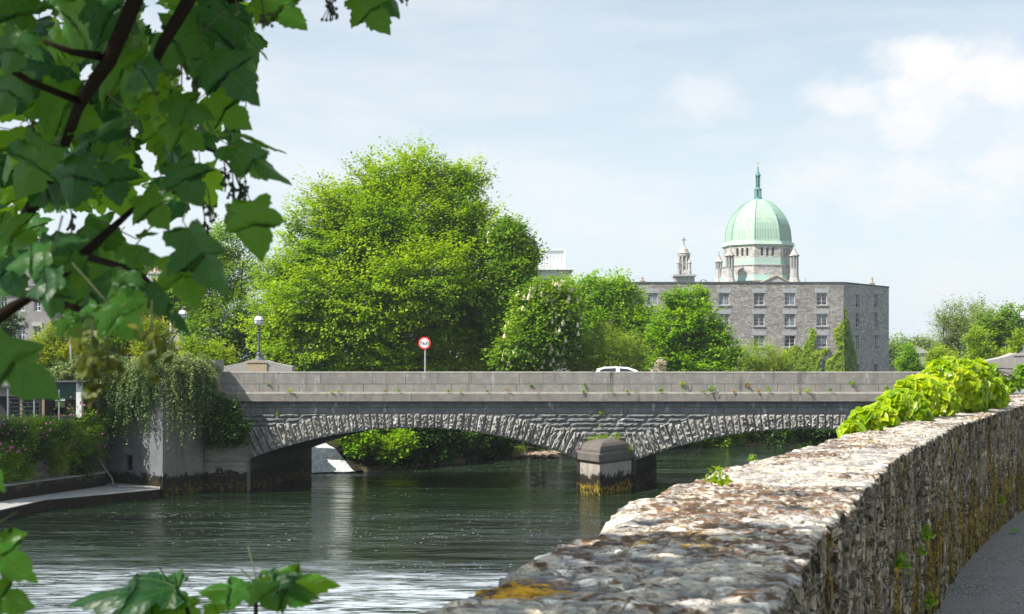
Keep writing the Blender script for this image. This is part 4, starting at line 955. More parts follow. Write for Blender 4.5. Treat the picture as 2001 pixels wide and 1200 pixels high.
# ragged river edge: stones stick out or are missing
e1, e2, eid = cell(Sg*4.2, np.zeros_like(Sg)+.5, 31)
rag = (eid-.5)*.07+(fbm(Sg*9, Sg*0+2, seed=4)-.5)*.06
e1b, e2b, eidb = cell(Sg*7., np.zeros_like(Sg)+.5, 41)
ragr = (eidb-.5)*.02+(fbm(Sg*26, Sg*0+7, seed=6)-.5)*.03
tx, ty = np.gradient(rx, ts+np.arange(N_)*1e-9), np.gradient(ry, ts+np.arange(N_)*1e-9); tl = np.hypot(tx, ty)+1e-9; nxv, nyv = (ty/tl)[:, None], (-tx/tl)[:, None]  # points to the path
wl = np.where(is0, sst(.8, 1, fg), np.where(is1, sst(.35, 0, fg), 0)); wr = np.where(is2, sst(.5, 0, fg)*.8+.2, np.where(is1, sst(.8, 1, fg), 0))
X = X-nxv*rag*wl+nxv*ragr*wr; Y = Y-nyv*rag*wl+nyv*ragr*wr
# top: flat stones bedded in pale mortar
c1_, c2_, cid = cell(X*7.5+fbm(X*6, Y*6, seed=2)*1.6, Y*8.5+fbm(X*6, Y*6, seed=12)*1.6, 3)
edge = c2_-c1_
s1_, s2_, sid = cell(X*19+fbm(X*9, Y*9, seed=3)*1.6, Y*22+fbm(X*11, Y*9, seed=13)*1.4, 23); edge2 = s2_-s1_
nlo = fbm(X*1.6, Y*1.3, seed=21, o=5); nhi = fbm(X*26, Y*22, seed=22, o=4)
mort = sst(.20, .05, edge)*sst(.3, .45, fbm(X*3.1, Y*3.1, seed=33))
crack = sst(.05, .0, edge2)*.5
mossn = fbm(X*3.2+4, Y*2.6, seed=51, o=4)*.5+fbm(X*17, Y*21, seed=52, o=4)*.5
mk = sst(.518, .545, mossn+.045*sst(4.0, 2.9, Y)-.03*sst(.3,.9,fg))*is1
ztop = (cid-.5)*.010+(sid-.5)*.005-mort*.004-sst(.09, 0, edge)*.006+(nhi-.5)*.007+(nlo-.5)*.025+mk*(.002+.008*(nhi-.35))
edgefall = -.045*sst(.06, 0, fg)*vnoise(Sg*11, Sg*0, seed=9)-.014*sst(.97, 1., fg)*vnoise(Sg*31, Sg*0, seed=14)
Z = Z+np.where(is1, ztop+edgefall, 0)
top_r = (ztop+edgefall)[:, (np.where(sec == 1)[0][-1])][:, None]; top_l = (ztop+edgefall)[:, (np.where(sec == 1)[0][0])][:, None]
Z = Z+np.where(is2, top_r*(1-fg)**3, 0)+np.where(is0, top_l*fg**6, 0)
# path side: slabs set on edge, weathered into vertical flakes
hv = HW*(1-fg)
warp = (fbm(Sg*5, hv*3, seed=61)-.5)*1.6
v1, v2, vid = cell(Sg*21+warp, hv*3.6+warp*.6, 71); ve = v2-v1
w1_, w2_, wid = cell(Sg*58+warp*2, hv*8, 81); we = w2_-w1_
dv = (vid-.5)*.022*sst(.0, .06, ve)-sst(.08, 0, ve)*.022+(wid-.5)*.016-sst(.08, 0, we)*.009+(fbm(Sg*60, hv*9, seed=66)-.5)*.014
X = X+np.where(is2, nxv*dv, 0); Y = Y+np.where(is2, nyv*dv, 0)
ls = fbm(Sg*6, Z*6, seed=90); X = X-np.where(is0, nxv*(ls-.5)*.12, 0)
# colours of stone, mortar, moss
def lerp(a, b, k): return a+(b-a)*k[..., None]
A3 = lambda *c: np.array(c, float)
colr = lerp(lerp(A3(.17, .175, .185), A3(.36, .35, .34), cid), A3(.46, .40, .32), sst(.55, .95, sid)*.7)
colr = colr*(.6+.8*nhi)[..., None]
colr = lerp(colr, A3(.47, .425, .35), np.clip(mort*.8+sst(.56, .66, fbm(X*7, Y*8, seed=77))*.7, 0, 1))
colr = lerp(colr, A3(.09, .075, .06), np.clip(sst(.06, .0, edge)*.7+crack*.8, 0, 1)*(1-.6*mort))
colr = lerp(colr, A3(.80, .78, .74), sst(.93, .96, sid)*sst(.1, .2, edge2)*.8)
mk = mk*sst(.30, .46, fbm(X*60, Y*60, seed=58, o=2)); mcol = lerp(lerp(A3(.03, .02, .012), A3(.20, .125, .08), fbm(X*30, Y*26, seed=55)*1.5-.25), A3(.34, .22, .04), sst(.68, .74, fbm(X*2.2+3, Y*2, seed=57))*sst(.45, .6, nhi))
py_gold = np.exp(-(((X+.02)/.16)**2+((Y-3.12)/.16)**2))
mcol = lerp(mcol, A3(.48, .27, .02), np.clip(py_gold*1.5, 0, 1)*sst(.35, .6, nhi)); mk = np.maximum(mk, is1*sst(.25, .6, py_gold*(.5+nhi)))
ctop = lerp(colr, mcol, mk)
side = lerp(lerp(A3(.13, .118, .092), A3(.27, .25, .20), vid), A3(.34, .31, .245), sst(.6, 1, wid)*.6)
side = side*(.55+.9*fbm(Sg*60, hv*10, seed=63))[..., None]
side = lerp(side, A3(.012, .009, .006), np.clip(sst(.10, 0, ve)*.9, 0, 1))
msn = fbm(Sg*3.0, hv*2.0, seed=92, o=5)*.6+fbm(Sg*22, hv*9, seed=93)*.4+.16*sst(.85, .1, hv)-.06
side = lerp(side, lerp(A3(.10, .05, .014), A3(.27, .21, .015), fbm(Sg*7, hv*4, seed=95)*1.4-.2), sst(.50, .60, msn)*.9)
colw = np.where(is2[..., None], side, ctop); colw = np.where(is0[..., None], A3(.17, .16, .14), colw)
t = NT('old_wall_stone'); a = t.n('Attribute', _attribute_name='col'); p = t.pos()
c = t.mix(1., a.outputs['Color'], t.mix(t.ramp(t.noise(t.scl(p, (1, 1, .45)), 55, 6, .8), .3, .7, False), (.35, .34, .33), (1.55, 1.55, 1.55)), 'MULTIPLY')
su = t.n('Attribute', _attribute_name='suv').outputs['Vector']; sz_ = t.z(su)
wv = t.mix(.25, su, t.n('TexNoise', Vector=su, Scale=9.).outputs[1])
f1 = t.n('TexVoronoi', Vector=t.scl(wv, (62, 8.5, 1)), Scale=1., _feature='DISTANCE_TO_EDGE'); f1c = t.n('TexVoronoi', Vector=t.scl(wv, (62, 8.5, 1)), Scale=1.)
f2 = t.n('TexVoronoi', Vector=t.scl(wv, (26, 4.5, 1)), Scale=1., _feature='DISTANCE_TO_EDGE'); f2c = t.n('TexVoronoi', Vector=t.scl(wv, (26, 4.5, 1)), Scale=1.)
hole = t.ramp(t.noise(t.scl(su, (9, 3.2, 1)), 1., 5, .7), .52, .62)
e1 = t.ramp(f1.outputs[0], .0, .10); e2 = t.ramp(f2.outputs[0], .0, .07)
r1 = t.z(f1c.outputs['Color'])[0]; r2 = t.z(f2c.outputs['Color'])[1]
cs = t.mix(1., c, t.mix(r1, (.6, .57, .52), (1.6, 1.58, 1.48)), 'MULTIPLY'); cs = t.mix(1., cs, t.mix(r2, (.6, .6, .58), (1.3, 1.3, 1.3)), 'MULTIPLY')
ek = t.math('MULTIPLY', t.math('MULTIPLY_ADD', e1, .55, .45), e2); ek = t.math('MULTIPLY', ek, t.math('SUBTRACT', 1., t.math('MULTIPLY', hole, t.ramp(r1, .35, .6))))
cs = t.mix(ek, (.022, .017, .011), cs)
g1 = t.n('TexVoronoi', Vector=t.scl(t.mix(.12, p, t.n('TexNoise', Vector=p, Scale=11.).outputs[1]), (17, 23, 3)), Scale=1., _feature='DISTANCE_TO_EDGE'); g1c = t.n('TexVoronoi', Vector=t.scl(t.mix(.12, p, t.n('TexNoise', Vector=p, Scale=11.).outputs[1]), (17, 23, 3)), Scale=1.)
rr = t.z(g1c.outputs['Color'])[0]
ct = t.mix(1., c, t.mix(rr, (.85, .85, .87), (1.7, 1.64, 1.52)), 'MULTIPLY'); ct = t.mix(t.math('MULTIPLY', t.ramp(g1.outputs[0], .07, .0), t.ramp(t.noise(p, 7, 4), .42, .58)), ct, (.13, .10, .075))
top_k = sz_[2]
c = t.mix(top_k, cs, ct); hh = t.math('ADD', t.math('MULTIPLY', t.math('ADD', ek, t.math('MULTIPLY', r1, .6)), t.math('SUBTRACT', 1., top_k)), t.math('MULTIPLY', t.noise(p, 90, 5, .75), .5))
hh = t.math('ADD', hh, t.math('MULTIPLY', t.math('MULTIPLY', t.ramp(g1.outputs[0], .0, .1), t.math('MULTIPLY_ADD', rr, .5, .4)), top_k))
t.surf(c, .9, t.bump(hh, .7, .005), .2); M_oldw = t.m
V = np.stack([X, Y, Z], -1); nx_ = V.shape[1]
fc = gridfaces(N_, nx_)
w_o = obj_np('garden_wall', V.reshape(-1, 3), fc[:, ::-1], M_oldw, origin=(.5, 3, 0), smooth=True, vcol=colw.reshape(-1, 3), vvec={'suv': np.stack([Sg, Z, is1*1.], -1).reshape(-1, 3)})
tag(w_o, 'old mossy rubble wall curving away between the path and the river', 'wall')
WALLTOP = lambda d: (np.interp(d, ly, lx), np.interp(d, ry, rx))
# white handrail beyond the far end of the wall
m = MB(); qa, qb = P(1940, 767, 19.5), P(2040, 769, 20.); m.tube([qa, qb], .045, 8)
for f in (.1, .6): q = qa*(1-f)+qb*f; m.tube([(q[0], q[1], .9), q], .03, 6)
tag(obj('handrail', m, M_galv, origin=qa), 'grey tubular handrail beyond the climber at the wall end', 'handrail')
m = MB(); c0 = P(1815, 740, 74)
# ------------------------------------------------------------------ foliage
def unit(v): return v/(np.linalg.norm(v, axis=-1, keepdims=True)+1e-9)
def leaves(C, Nn, Dr, size, asp=.55, fold=.25, rng=RNG):
    """folded diamond leaves: C centre, Nn normal, Dr direction of the midrib, size length"""
    n = len(C); Dr = unit(Dr-Nn*np.sum(Dr*Nn, 1, keepdims=True)); Sd = np.cross(Nn, Dr); s = size[:, None]
    a = C-Dr*s*.5; b = C+Sd*s*asp*.5+Nn*s*fold*.4-Dr*s*.05; c = C+Dr*s*.5; d = C-Sd*s*asp*.5+Nn*s*fold*.4-Dr*s*.05
    V = np.stack([a, b, c, d], 1).reshape(-1, 3); Fq = np.arange(n*4).reshape(n, 4); return V, Fq
def crown_pts(lobes, nclump, per, clr, lsz, rng, elong=1.5, flat=.6, shell=.62, up=.5, spray=.35, yb=.35, core=.12):
    L = np.array([l[:6] for l in lobes], float); wgt = (L[:, 3]*L[:, 5])**1.0; wgt /= wgt.sum()
    li = rng.choice(len(L), nclump, p=wgt); d = rng.normal(size=(nclump, 3)); d[:, 1] -= yb; d = unit(d)
    rr = np.where(rng.random(nclump) < core, rng.uniform(.2, shell, nclump), rng.uniform(shell, 1.0, nclump)**.8)
    rr = rr*(.86+.28*rng.random(nclump))
    c = L[li, :3]+d*L[li, 3:6]*rr[:, None]
    out = unit(d*np.array([1, 1, .8])+np.array([0, 0, up])+rng.normal(size=(nclump, 3))*.3)
    ch = rng.random(nclump); csz = clr*rng.uniform(.6, 1.35, nclump)
    k = rng.normal(size=(nclump, per, 3))*.5; k = np.where(np.abs(k) > 1.2, k*.5, k)
    e1 = out; e2 = unit(np.cross(e1, np.array([0, 0, 1.])+rng.normal(size=(nclump, 3))*.2)); e3 = np.cross(e2, e1)
    pos = c[:, None]+(e1[:, None]*k[..., :1]*elong+e2[:, None]*k[..., 1:2]+e3[:, None]*k[..., 2:]*flat)*csz[:, None, None]
    nrm = unit(e3[:, None]*.9*np.sign(e3[:, None, 2:]+1e-6)+out[:, None]*.35+np.array([-.22, -.15, .42])+rng.normal(size=pos.shape)*.42)
    dr = unit(out[:, None]+rng.normal(size=pos.shape)*.6)+np.array([0, 0, -spray])
    v = np.clip(ch[:, None]*.55+rng.random((nclump, per))*.45, 0, 1)
    sz = lsz*rng.uniform(.6, 1.3, (nclump, per))
    return pos.reshape(-1, 3), nrm.reshape(-1, 3), dr.reshape(-1, 3), sz.ravel(), v.ravel()
def crown(name, lobes, nclump, per, clr, lsz, mat, parent, seed=0, asp=.6, zmin=None, **kw):
    rng = np.random.default_rng(seed); C, Nn, Dr, sz, v = crown_pts(lobes, nclump, per, clr, lsz, rng, **kw)
    if zmin is not None: k = C[:, 2] > zmin; C, Nn, Dr, sz, v = C[k], Nn[k], Dr[k], sz[k], v[k]
    V, Fq = leaves(C, Nn, Dr, sz, asp); return obj_np(name, V, Fq, mat, parent, face_attr=v)
M_bark = stone('tree_bark', (.12, .10, .075), (.07, .055, .04), 2., .05, rough=.95); M_bark2 = stone('pale_bark', (.22, .19, .15), (.13, .11, .085), 2., .04, rough=.95)
def limbs(base, lobes, r0, rng, mat, parent, n_sub=3, lean=0.):
    m = MB(); b = np.array(base, float); tz = np.mean([l[2] for l in lobes]); fork = b+np.array([lean, 0, (tz-b[2])*.45])
    m.tube([b-np.array([0, 0, .3]), b+(fork-b)*.15, b+(fork-b)*.6, fork], [r0*1.5, r0*1.05, r0*.9, r0*.8], 9)
    for l in lobes:
        c = np.array(l[:3]); rad = np.array(l[3:6]); s = b+(fork-b)*rng.uniform(.55, 1.); mid = s*.5+c*.5+rng.normal(size=3)*.12*np.linalg.norm(c-s)+np.array([0, 0, .1*np.linalg.norm(c-s)])
        rr = r0*.5*min(1, rad.mean()/3+.35); m.tube([s, mid, c], [rr, rr*.6, rr*.35], 6)
        for _ in range(n_sub):
            d = unit(rng.normal(size=3)+np.array([0, -.3, .5])); e = c+d*rad*rng.uniform(.7, .95); m.tube([mid*.4+c*.6, c*.5+e*.5+rng.normal(size=3)*.15, e], [rr*.35, rr*.22, rr*.06], 5)
    return obj('trunk', m, mat, parent, smooth=True)
def tree(name, label, cat, D, lob_px, gz, trunk_px, r0, ncl, per, clr, lsz, mat, seed, group=None, dep=.75, bark=None, lean=0., zmin=None, dj=.35, **kw):
    """lob_px: (px, py, rx_px, ry_px[, dD]) real lobes at distance D"""
    rng = np.random.default_rng(seed); lobes = []
    for l in lob_px:
        d = D+(l[4] if len(l) > 4 else rng.uniform(-1, 1)*l[2]/F*D*dj); c = P(l[0], l[1], d); rx_, rz_ = l[2]/F*d, l[3]/F*d
        lobes.append((*c, rx_, (rx_+rz_)/2*dep, rz_))
    bx0 = P(trunk_px, 700, D)[0]; r = thing(name, label, cat, (bx0, D, gz), group)
    if r0: limbs((bx0, D, gz), lobes, r0, rng, bark or M_bark, r, lean=lean)
    crown('crown' if r0 else 'foliage', lobes, ncl, per, clr, lsz, mat, r, seed+1, zmin=zmin, **kw)
    return r
ML_beech = leafmat('beech_leaves', (0.15, 0.31, 0.006), (0.26, 0.44, 0.006), (0.42, 0.55, 0.01), 0.45, nsc=.2)
ML_green = leafmat('mid_green_leaves', (0.1, 0.24, 0.014), (0.19, 0.36, 0.018), (0.32, 0.48, 0.035), 0.42)
ML_maple = leafmat('maple_leaves', (0.13, 0.31, 0.008), (0.23, 0.44, 0.01), (0.37, 0.55, 0.016), 0.45)
ML_light = leafmat('willow_leaves', (0.19, 0.3, 0.04), (0.29, 0.42, 0.05), (0.38, 0.48, 0.07), 0.42)
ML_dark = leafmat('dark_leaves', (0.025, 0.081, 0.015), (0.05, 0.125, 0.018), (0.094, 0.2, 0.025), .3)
ML_grey = leafmat('grey_green_leaves', (0.14, 0.23, 0.07), (0.23, 0.33, 0.1), (0.33, 0.43, 0.15), 0.4)
ML_yel = leafmat('golden_shrub_leaves', (0.24, 0.36, 0.02), (0.34, 0.43, 0.02), (0.52, 0.5, 0.02), 0.4)
ML_lime = leafmat('lime_leaves', (0.19, 0.34, 0.02), (0.31, 0.45, 0.02), (0.42, 0.52, 0.03), 0.45)
ML_hang = leafmat('cotoneaster_leaves', (0.07, 0.14, 0.04), (0.14, 0.22, 0.07), (0.29, 0.36, 0.15), 0.25)
ML_shade = leafmat('shade_dark_leaves', (.018, .055, .012), (.03, .08, .012), (.05, .12, .015), .2)  # leaf green darkened to paint the shade beyond the left arch
ML_green2 = leafmat('cotoneaster_dark_leaves', (.045, .10, .035), (.08, .16, .05), (.14, .23, .08), .25)
M_blos = plain('chestnut_blossom', (.75, .62, .50), .8, sc=3); M_pink = plain('valerian_pink', (.42, .13, .24), .7, sc=4)
# big beech
beech = tree('beech_tree', 'huge bright green beech tree, the largest crown behind the bridge', 'tree', 104, [
    (810, 350, 85, 58), (900, 355, 48, 40), (735, 375, 65, 55), (650, 420, 70, 62), (770, 440, 110, 80), (880, 430, 75, 70), (915, 480, 75, 75), (600, 480, 60, 55), (700, 500, 110, 80),
    (560, 545, 62, 50), (830, 545, 110, 80, -4), (930, 580, 80, 80), (640, 590, 100, 70, -3), (740, 620, 100, 75, -3), (560, 630, 75, 60), (860, 640, 90, 75, -1), (960, 660, 62, 65, 1), (640, 680, 95, 55, -2), (760, 700, 110, 55, -2), (880, 705, 90, 50, -1), (545, 700, 60, 45)],
    -1.2, 770, .55, 3000, 88, .85, .25, ML_beech, 5, dep=.85, elong=1.7, flat=.28, up=.3, spray=.25, shell=.76, asp=.6, yb=.6, core=.25)
# left of it: slender lighter trees
tree('birch_tree', 'loose pale green tree with thin dark trunk behind the globe lamp', 'tree', 112, [(440, 480, 45, 38), (465, 540, 60, 50), (410, 560, 50, 60), (450, 620, 65, 60), (400, 650, 50, 50), (500, 650, 50, 50), (450, 690, 70, 45), (370, 540, 40, 40)],
     -1, 461, .22, 1300, 36, .55, .22, ML_green, 15, dep=.8, asp=.6)
tree('alder_tree', 'green tree left of the lamp partly behind sycamore leaves', 'tree', 122, [(300, 610, 50, 55), (250, 640, 45, 50), (340, 580, 45, 45), (375, 610, 40, 50)], -1, 300, .25, 800, 34, .6, .26, ML_green, 16)
# chestnuts, in blossom
def chestnut(label, D, lob, trunk, ncl, seed, nfl):
    r = tree('chestnut_tree', label, 'tree', D, lob, -1, trunk, .4, ncl, 34, .6, .26, ML_green, seed, group='flowering horse chestnuts', asp=.7, up=.4)
    rng = np.random.default_rng(seed+50); m = MB()
    for _ in range(nfl):
        l = lob[rng.integers(len(lob))]; d = unit(rng.normal(size=3)+np.array([0, -1.1, .35])); c = P(l[0], l[1], D); k = D/F
        q = c+d*np.array([l[2], l[2]*.8, l[3]])*k*1.0; m.lathe(q, [(.03, 0), (.12, .06), (.09, .25), (.01, .42)], 5, rng.random())
    obj('blossom', m, M_blos, r)['kind'] = 'stuff'
chestnut('horse chestnut with pale blossom right of the beech, its top bare against the sky', 101, [(990, 470, 38, 42), (1005, 540, 45, 50), (1030, 500, 22, 24), (985, 600, 50, 50), (1010, 650, 50, 50)], 1005, 1150, 25, 80)
chestnut('low horse chestnut thick with pink blossom in front of the office block', 97, [(1050, 610, 50, 48), (1090, 590, 40, 38), (1035, 670, 55, 50), (1085, 650, 55, 50), (1050, 700, 60, 35), (1010, 700, 45, 35)], 1055, 1300, 26, 190)
# trees in front of the mill
tree('round_tree', 'rounded mid green tree overlapping the left end of the mill', 'tree', 125, [(1150, 585, 50, 42), (1200, 575, 40, 34), (1225, 600, 40, 38), (1110, 575, 40, 32), (1170, 630, 60, 45), (1230, 650, 45, 45), (1265, 640, 32, 38), (1250, 690, 42, 45), (1180, 690, 60, 40)],
     -1, 1180, .4, 1250, 36, .6, .25, ML_maple, 35, asp=.75)
tree('willow_tree', 'soft pale yellowish green willow directly behind the white car', 'tree', 98, [(1190, 680, 55, 40), (1140, 700, 45, 35), (1230, 700, 40, 38), (1115, 715, 35, 25), (1180, 720, 70, 30)], -1, 1180, .2, 620, 40, .42, .16, ML_light, 36, asp=.35, elong=2., flat=.5)
tree('maple_tree', 'bright green maple standing in front of the mill windows', 'tree', 112, [(1345, 590, 32, 28), (1315, 592, 22, 22), (1360, 625, 42, 34), (1320, 640, 42, 38), (1390, 655, 40, 36), (1300, 670, 40, 38), (1350, 685, 55, 42), (1410, 690, 38, 34), (1370, 715, 62, 30), (1300, 715, 40, 26), (1375, 590, 14, 18)],
     -1, 1350, .28, 900, 32, .52, .24, ML_maple, 37, asp=.8, flat=.4, elong=1.4, bark=M_bark2)
tree('round_bush', 'rounded light green bush between the maple and the creeper on the mill', 'bush', 150, [(1475, 700, 55, 32), (1440, 710, 40, 24), (1515, 708, 40, 24), (1480, 722, 75, 22)], -1, 1480, 0, 520, 30, .55, .22, ML_lime, 38, asp=.5)
pb_ = tree('pale_shrub', 'small pinkish white flowering shrub beside the car and maple', 'shrub', 90, [(1292, 712, 8, 9), (1289, 722, 9, 8), (1277, 722, 6, 5)], -1, 1290, 0, 60, 22, .16, .09, leafmat('pale_blossom', (.5, .46, .44), (.62, .56, .54), (.7, .66, .62), .2), 39)
# creepers on the mill, hugging its wall
def creeper(label, poly, D, n, seed, mat, thick=.35, lsz=.3):
    rng = np.random.default_rng(seed); pts = []
    P2 = np.array(poly, float); lo, hi = P2.min(0), P2.max(0); k = D/F
    while len(pts) < n:
        q = lo+(hi-lo)*rng.random((n, 2)); d = polydist(q[:, 0]+rng.normal(size=n)*1.5, q[:, 1]+rng.normal(size=n)*1.5, [tuple(a) for a in poly]); pts += list(q[d < 1.5])
    q = np.array(pts[:n]); th = rng.random(n)**.6*thick*np.clip(.3+fbm(q[:, 0]/9, q[:, 1]/9, seed=seed)*1.6, .3, 2)
    C = np.stack([(q[:, 0]-CX)*k, np.full(n, D)-.05-th, EYE+(HY-q[:, 1])*k], 1)
    Nn = unit(np.array([0, -1, .45])+rng.normal(size=(n, 3))*.45); Dr = unit(np.array([0, -.2, -1.])+rng.normal(size=(n, 3))*.5)
    V, Fq = leaves(C, Nn, Dr, lsz*rng.uniform(.6, 1.2, n), .85); zb = C[:, 2].min()
    o = obj_np('creeper', V, Fq, mat, None, origin=(C[:, 0].mean(), D, zb), face_attr=np.clip(fbm(q[:, 0]/14, q[:, 1]/14, seed=seed+1)*.8+rng.random(n)*.4-.1, 0, 1)); return tag(o, label, 'creeper')
creeper('yellow green creeper climbing between two mill window columns in a thin spire', [(1530, 728), (1528, 690), (1556, 676), (1566, 690), (1580, 664), (1586, 640), (1590, 655), (1586, 680), (1596, 690), (1618, 682), (1600, 700), (1598, 728)], DM, 4200, 71, ML_lime)
creeper('tall creeper climbing the corner of the mill beside the narrow windows', [(1612, 728), (1618, 706), (1634, 694), (1640, 680), (1634, 665), (1632, 645), (1640, 640), (1646, 628), (1648, 640), (1646, 664), (1648, 728)], DM, 3000, 72, ML_lime)
# its other half, on the side wall
rng = np.random.default_rng(73); n = 1700; s_ = rng.random(n)**1.3*3.9; zc0 = z0m+rng.random(n)*(10.2-s_*1.9)
C = np.stack([X1+u2[0]*s_+n2v[0]*(.1+.3*rng.random(n)), DM+u2[1]*s_+n2v[1]*(.1+.3*rng.random(n)), zc0], 1)
V, Fq = leaves(C, unit(np.array([n2v[0], n2v[1], .4])+rng.normal(size=(n, 3))*.4), unit(np.array([0, 0, -1.])+rng.normal(size=(n, 3))*.5), .3*rng.uniform(.6, 1.2, n), .85)
tag(obj_np('creeper', V, Fq, ML_green, None, origin=(X1+1, DM, z0m), face_attr=rng.random(n)), 'darker creeper wrapped round onto the shaded side wall of the mill', 'creeper')
# right hand trees
tree('poplar_tree', 'tall feathery pale green tree at the right against the sky', 'tree', 150, [(1880, 625, 45, 38), (1860, 660, 42, 40), (1905, 650, 40, 42), (1850, 690, 35, 30), (1890, 700, 60, 40), (1845, 630, 20, 22), (1920, 615, 20, 24)], -1, 1880, .3, 700, 34, .62, .24, ML_grey, 41, asp=.45, elong=1.9)
tree('sycamore_tree', 'dense darker green tree at the right edge beside the lamp', 'tree', 135, [(1950, 630, 38, 32), (1985, 640, 36, 36), (1930, 670, 40, 34), (1970, 680, 50, 38), (2020, 650, 40, 45), (1945, 715, 60, 35)], -1, 1965, .35, 760, 34, .6, .25, ML_green, 42, asp=.75)
tree('ash_tree', 'yellow green young tree rising against the darker right hand tree', 'tree', 118, [(1905, 660, 18, 22), (1915, 690, 22, 22), (1985, 665, 16, 16), (1990, 690, 22, 18), (1960, 700, 40, 16)], -1, 1912, .15, 260, 30, .4, .2, ML_lime, 43, asp=.6)
tree('young_tree', 'small cone shaped bright green tree just right of the mill', 'tree', 125, [(1776, 692, 16, 18), (1774, 712, 24, 20), (1785, 725, 28, 16), (1775, 680, 9, 8)], -1, 1776, .12, 230, 30, .38, .19, ML_maple, 44, asp=.6)
tree('garden_bush', 'small bright bush behind the top of the wall climber', 'bush', 120, [(1835, 695, 25, 18), (1850, 712, 30, 20), (1820, 712, 18, 16)], -1, 1835, 0, 220, 28, .36, .18, ML_lime, 45)
for i, (a, b_, c, d, lb) in enumerate(((1755, 676, 22, 14, 'distant dark green tree right beside the mill corner'), (1790, 674, 24, 14, 'distant tree in the middle of the far tree line right of the mill'), (1820, 682, 18, 12, 'lowest distant tree beside the feathery pale tree'))):
    tree('distant_tree', lb, 'tree', 330, [(a, b_, c, d), (a-8, b_+10, c*.8, d), (a+8, b_+14, c, d), (a, b_+26, c, d)], 0, a, .5, 190, 26, 1.6, .62, ML_grey if i else ML_green, 46+i, group='far tree line right of the mill')
M_roofst = plain('cottage_slate', (.2, .2, .21), .85, sc=1.); M_cot = plain('cottage_wall', (.55, .54, .52), .85, sc=1.)
Dk = 190.; kq = Dk/F; r = thing('stone_cottage', 'small grey gabled cottage half hidden between the two small bright bushes', 'house', ((1803-CX)*kq, Dk, -1))
m = MB(); xa_, xb_ = (1790-CX)*kq, (1816-CX)*kq; zw_ = EYE+(HY-690)*kq; m.box((xa_, Dk, -1), (xb_, Dk+7, zw_)); obj('wall', m, M_mill2, r)
m = MB(); xm = (xa_+xb_)/2; m.add([(xa_-.2, Dk-.2, zw_), (xb_+.2, Dk-.2, zw_), (xb_+.2, Dk+7.2, zw_), (xa_-.2, Dk+7.2, zw_), (xa_+.3, Dk+3.5, EYE+(HY-678)*kq), (xb_-.3, Dk+3.5, EYE+(HY-678)*kq)], [(0, 1, 5, 4), (2, 3, 4, 5), (1, 2, 5), (3, 0, 4)]); rf = obj('roof', m, M_roofst, r)
m = MB(); m.box((xm-.4, Dk+3.1, EYE+(HY-680)*kq-.3), (xm+.4, Dk+3.9, EYE+(HY-675)*kq)); obj('chimney', m, M_potd, rf)
m = MB(); m.box((xb_-1, Dk-9, -1), (xb_+6, Dk-8.8, .4)); m.box((xa_-6, Dk-9, -1), (xa_-1, Dk-8.8, -.1)); tag(obj('garden_wall', m, M_cot, origin=(xb_, Dk-9, -1)), 'pale low wall in front of the grey cottage right of the mill', 'wall')
# shrubs on the left quay
tree('golden_shrub', 'yellow and green shrub mass left of the pale pole', 'shrub', 84, [(110, 665, 38, 30), (90, 700, 45, 32), (150, 700, 40, 35), (60, 712, 40, 22), (170, 660, 26, 30)], -1, 110, 0, 560, 30, .42, .16, ML_yel, 51)
tree('green_shrub', 'dull green shrub between the golden ones above the trailing shrub', 'shrub', 86, [(215, 680, 40, 35), (255, 665, 40, 35), (190, 710, 40, 25), (240, 640, 26, 26)], -1, 220, 0, 480, 30, .42, .17, ML_green, 52)
tree('yellow_shrub', 'brightest yellow shrub left of the thin white pole', 'shrub', 84, [(300, 650, 26, 28), (318, 672, 22, 24), (290, 690, 34, 24), (335, 695, 24, 16)], -1, 305, 0, 330, 30, .36, .15, ML_yel, 53)
tree('golden_bush', 'low lime bush beside the half hidden lamp and left pillar', 'shrub', 82, [(390, 695, 30, 16), (425, 690, 28, 18), (445, 700, 20, 14), (375, 680, 20, 20), (400, 715, 50, 18)], -1, 400, 0, 380, 30, .34, .14, ML_lime, 54)
tree('dark_bush', 'dark shrub at the left edge under the townhouse windows', 'shrub', 100, [(15, 635, 26, 28), (10, 680, 30, 30)], -1, 10, 0, 220, 30, .5, .2, ML_dark, 55)
# cotoneaster hanging over the chamber: arching sprays of small leaves
def hanging(label, anchor, n, seed, mat, length=(1.2, 2.6), lsz=.10, name='trailing_shrub', dirn=(0, -1.), per=70):
    rng = np.random.default_rng(seed); C = []; Dv = []; st = MB(); a = np.array(anchor)
    for i in range(n):
        t_ = rng.random()*(len(a)-1); j = int(t_); f = t_-j; p = a[j]*(1-f)+a[min(j+1, len(a)-1)]*f+rng.normal(size=3)*np.array([.25, .5, .22])
        th = rng.normal()*.8; d = np.array([dirn[0]+math.sin(th), dirn[1]*math.cos(th), 0]); L = rng.uniform(*length); upv = rng.uniform(.2, .75)
        s = np.linspace(0, 1, per)[:, None]*L; q = p+d*s*.62*np.exp(-s*.22)+np.array([0, 0, 1])*(upv*s-.42*s*s)
        tg = np.gradient(q, axis=0); C.append(q+rng.normal(size=q.shape)*.045); Dv.append(unit(tg))
        if i % 6 == 0: st.tube(q[::14], .012, 3)
    C = np.concatenate(C); Dv = np.concatenate(Dv); Nn = unit(np.array([0, -.35, .8])+rng.normal(size=C.shape)*.6)
    V, Fq = leaves(C, Nn, Dv+rng.normal(size=C.shape)*.7, lsz*rng.uniform(.6, 1.3, len(C)), .5)
    r = thing(name, label, 'shrub', a[0]); v = np.repeat(rng.random(n), per)*.6+rng.random(len(C))*.4
    obj_np('foliage', V, Fq, mat, r, face_attr=v); obj('stems', st, M_bark, r); return r
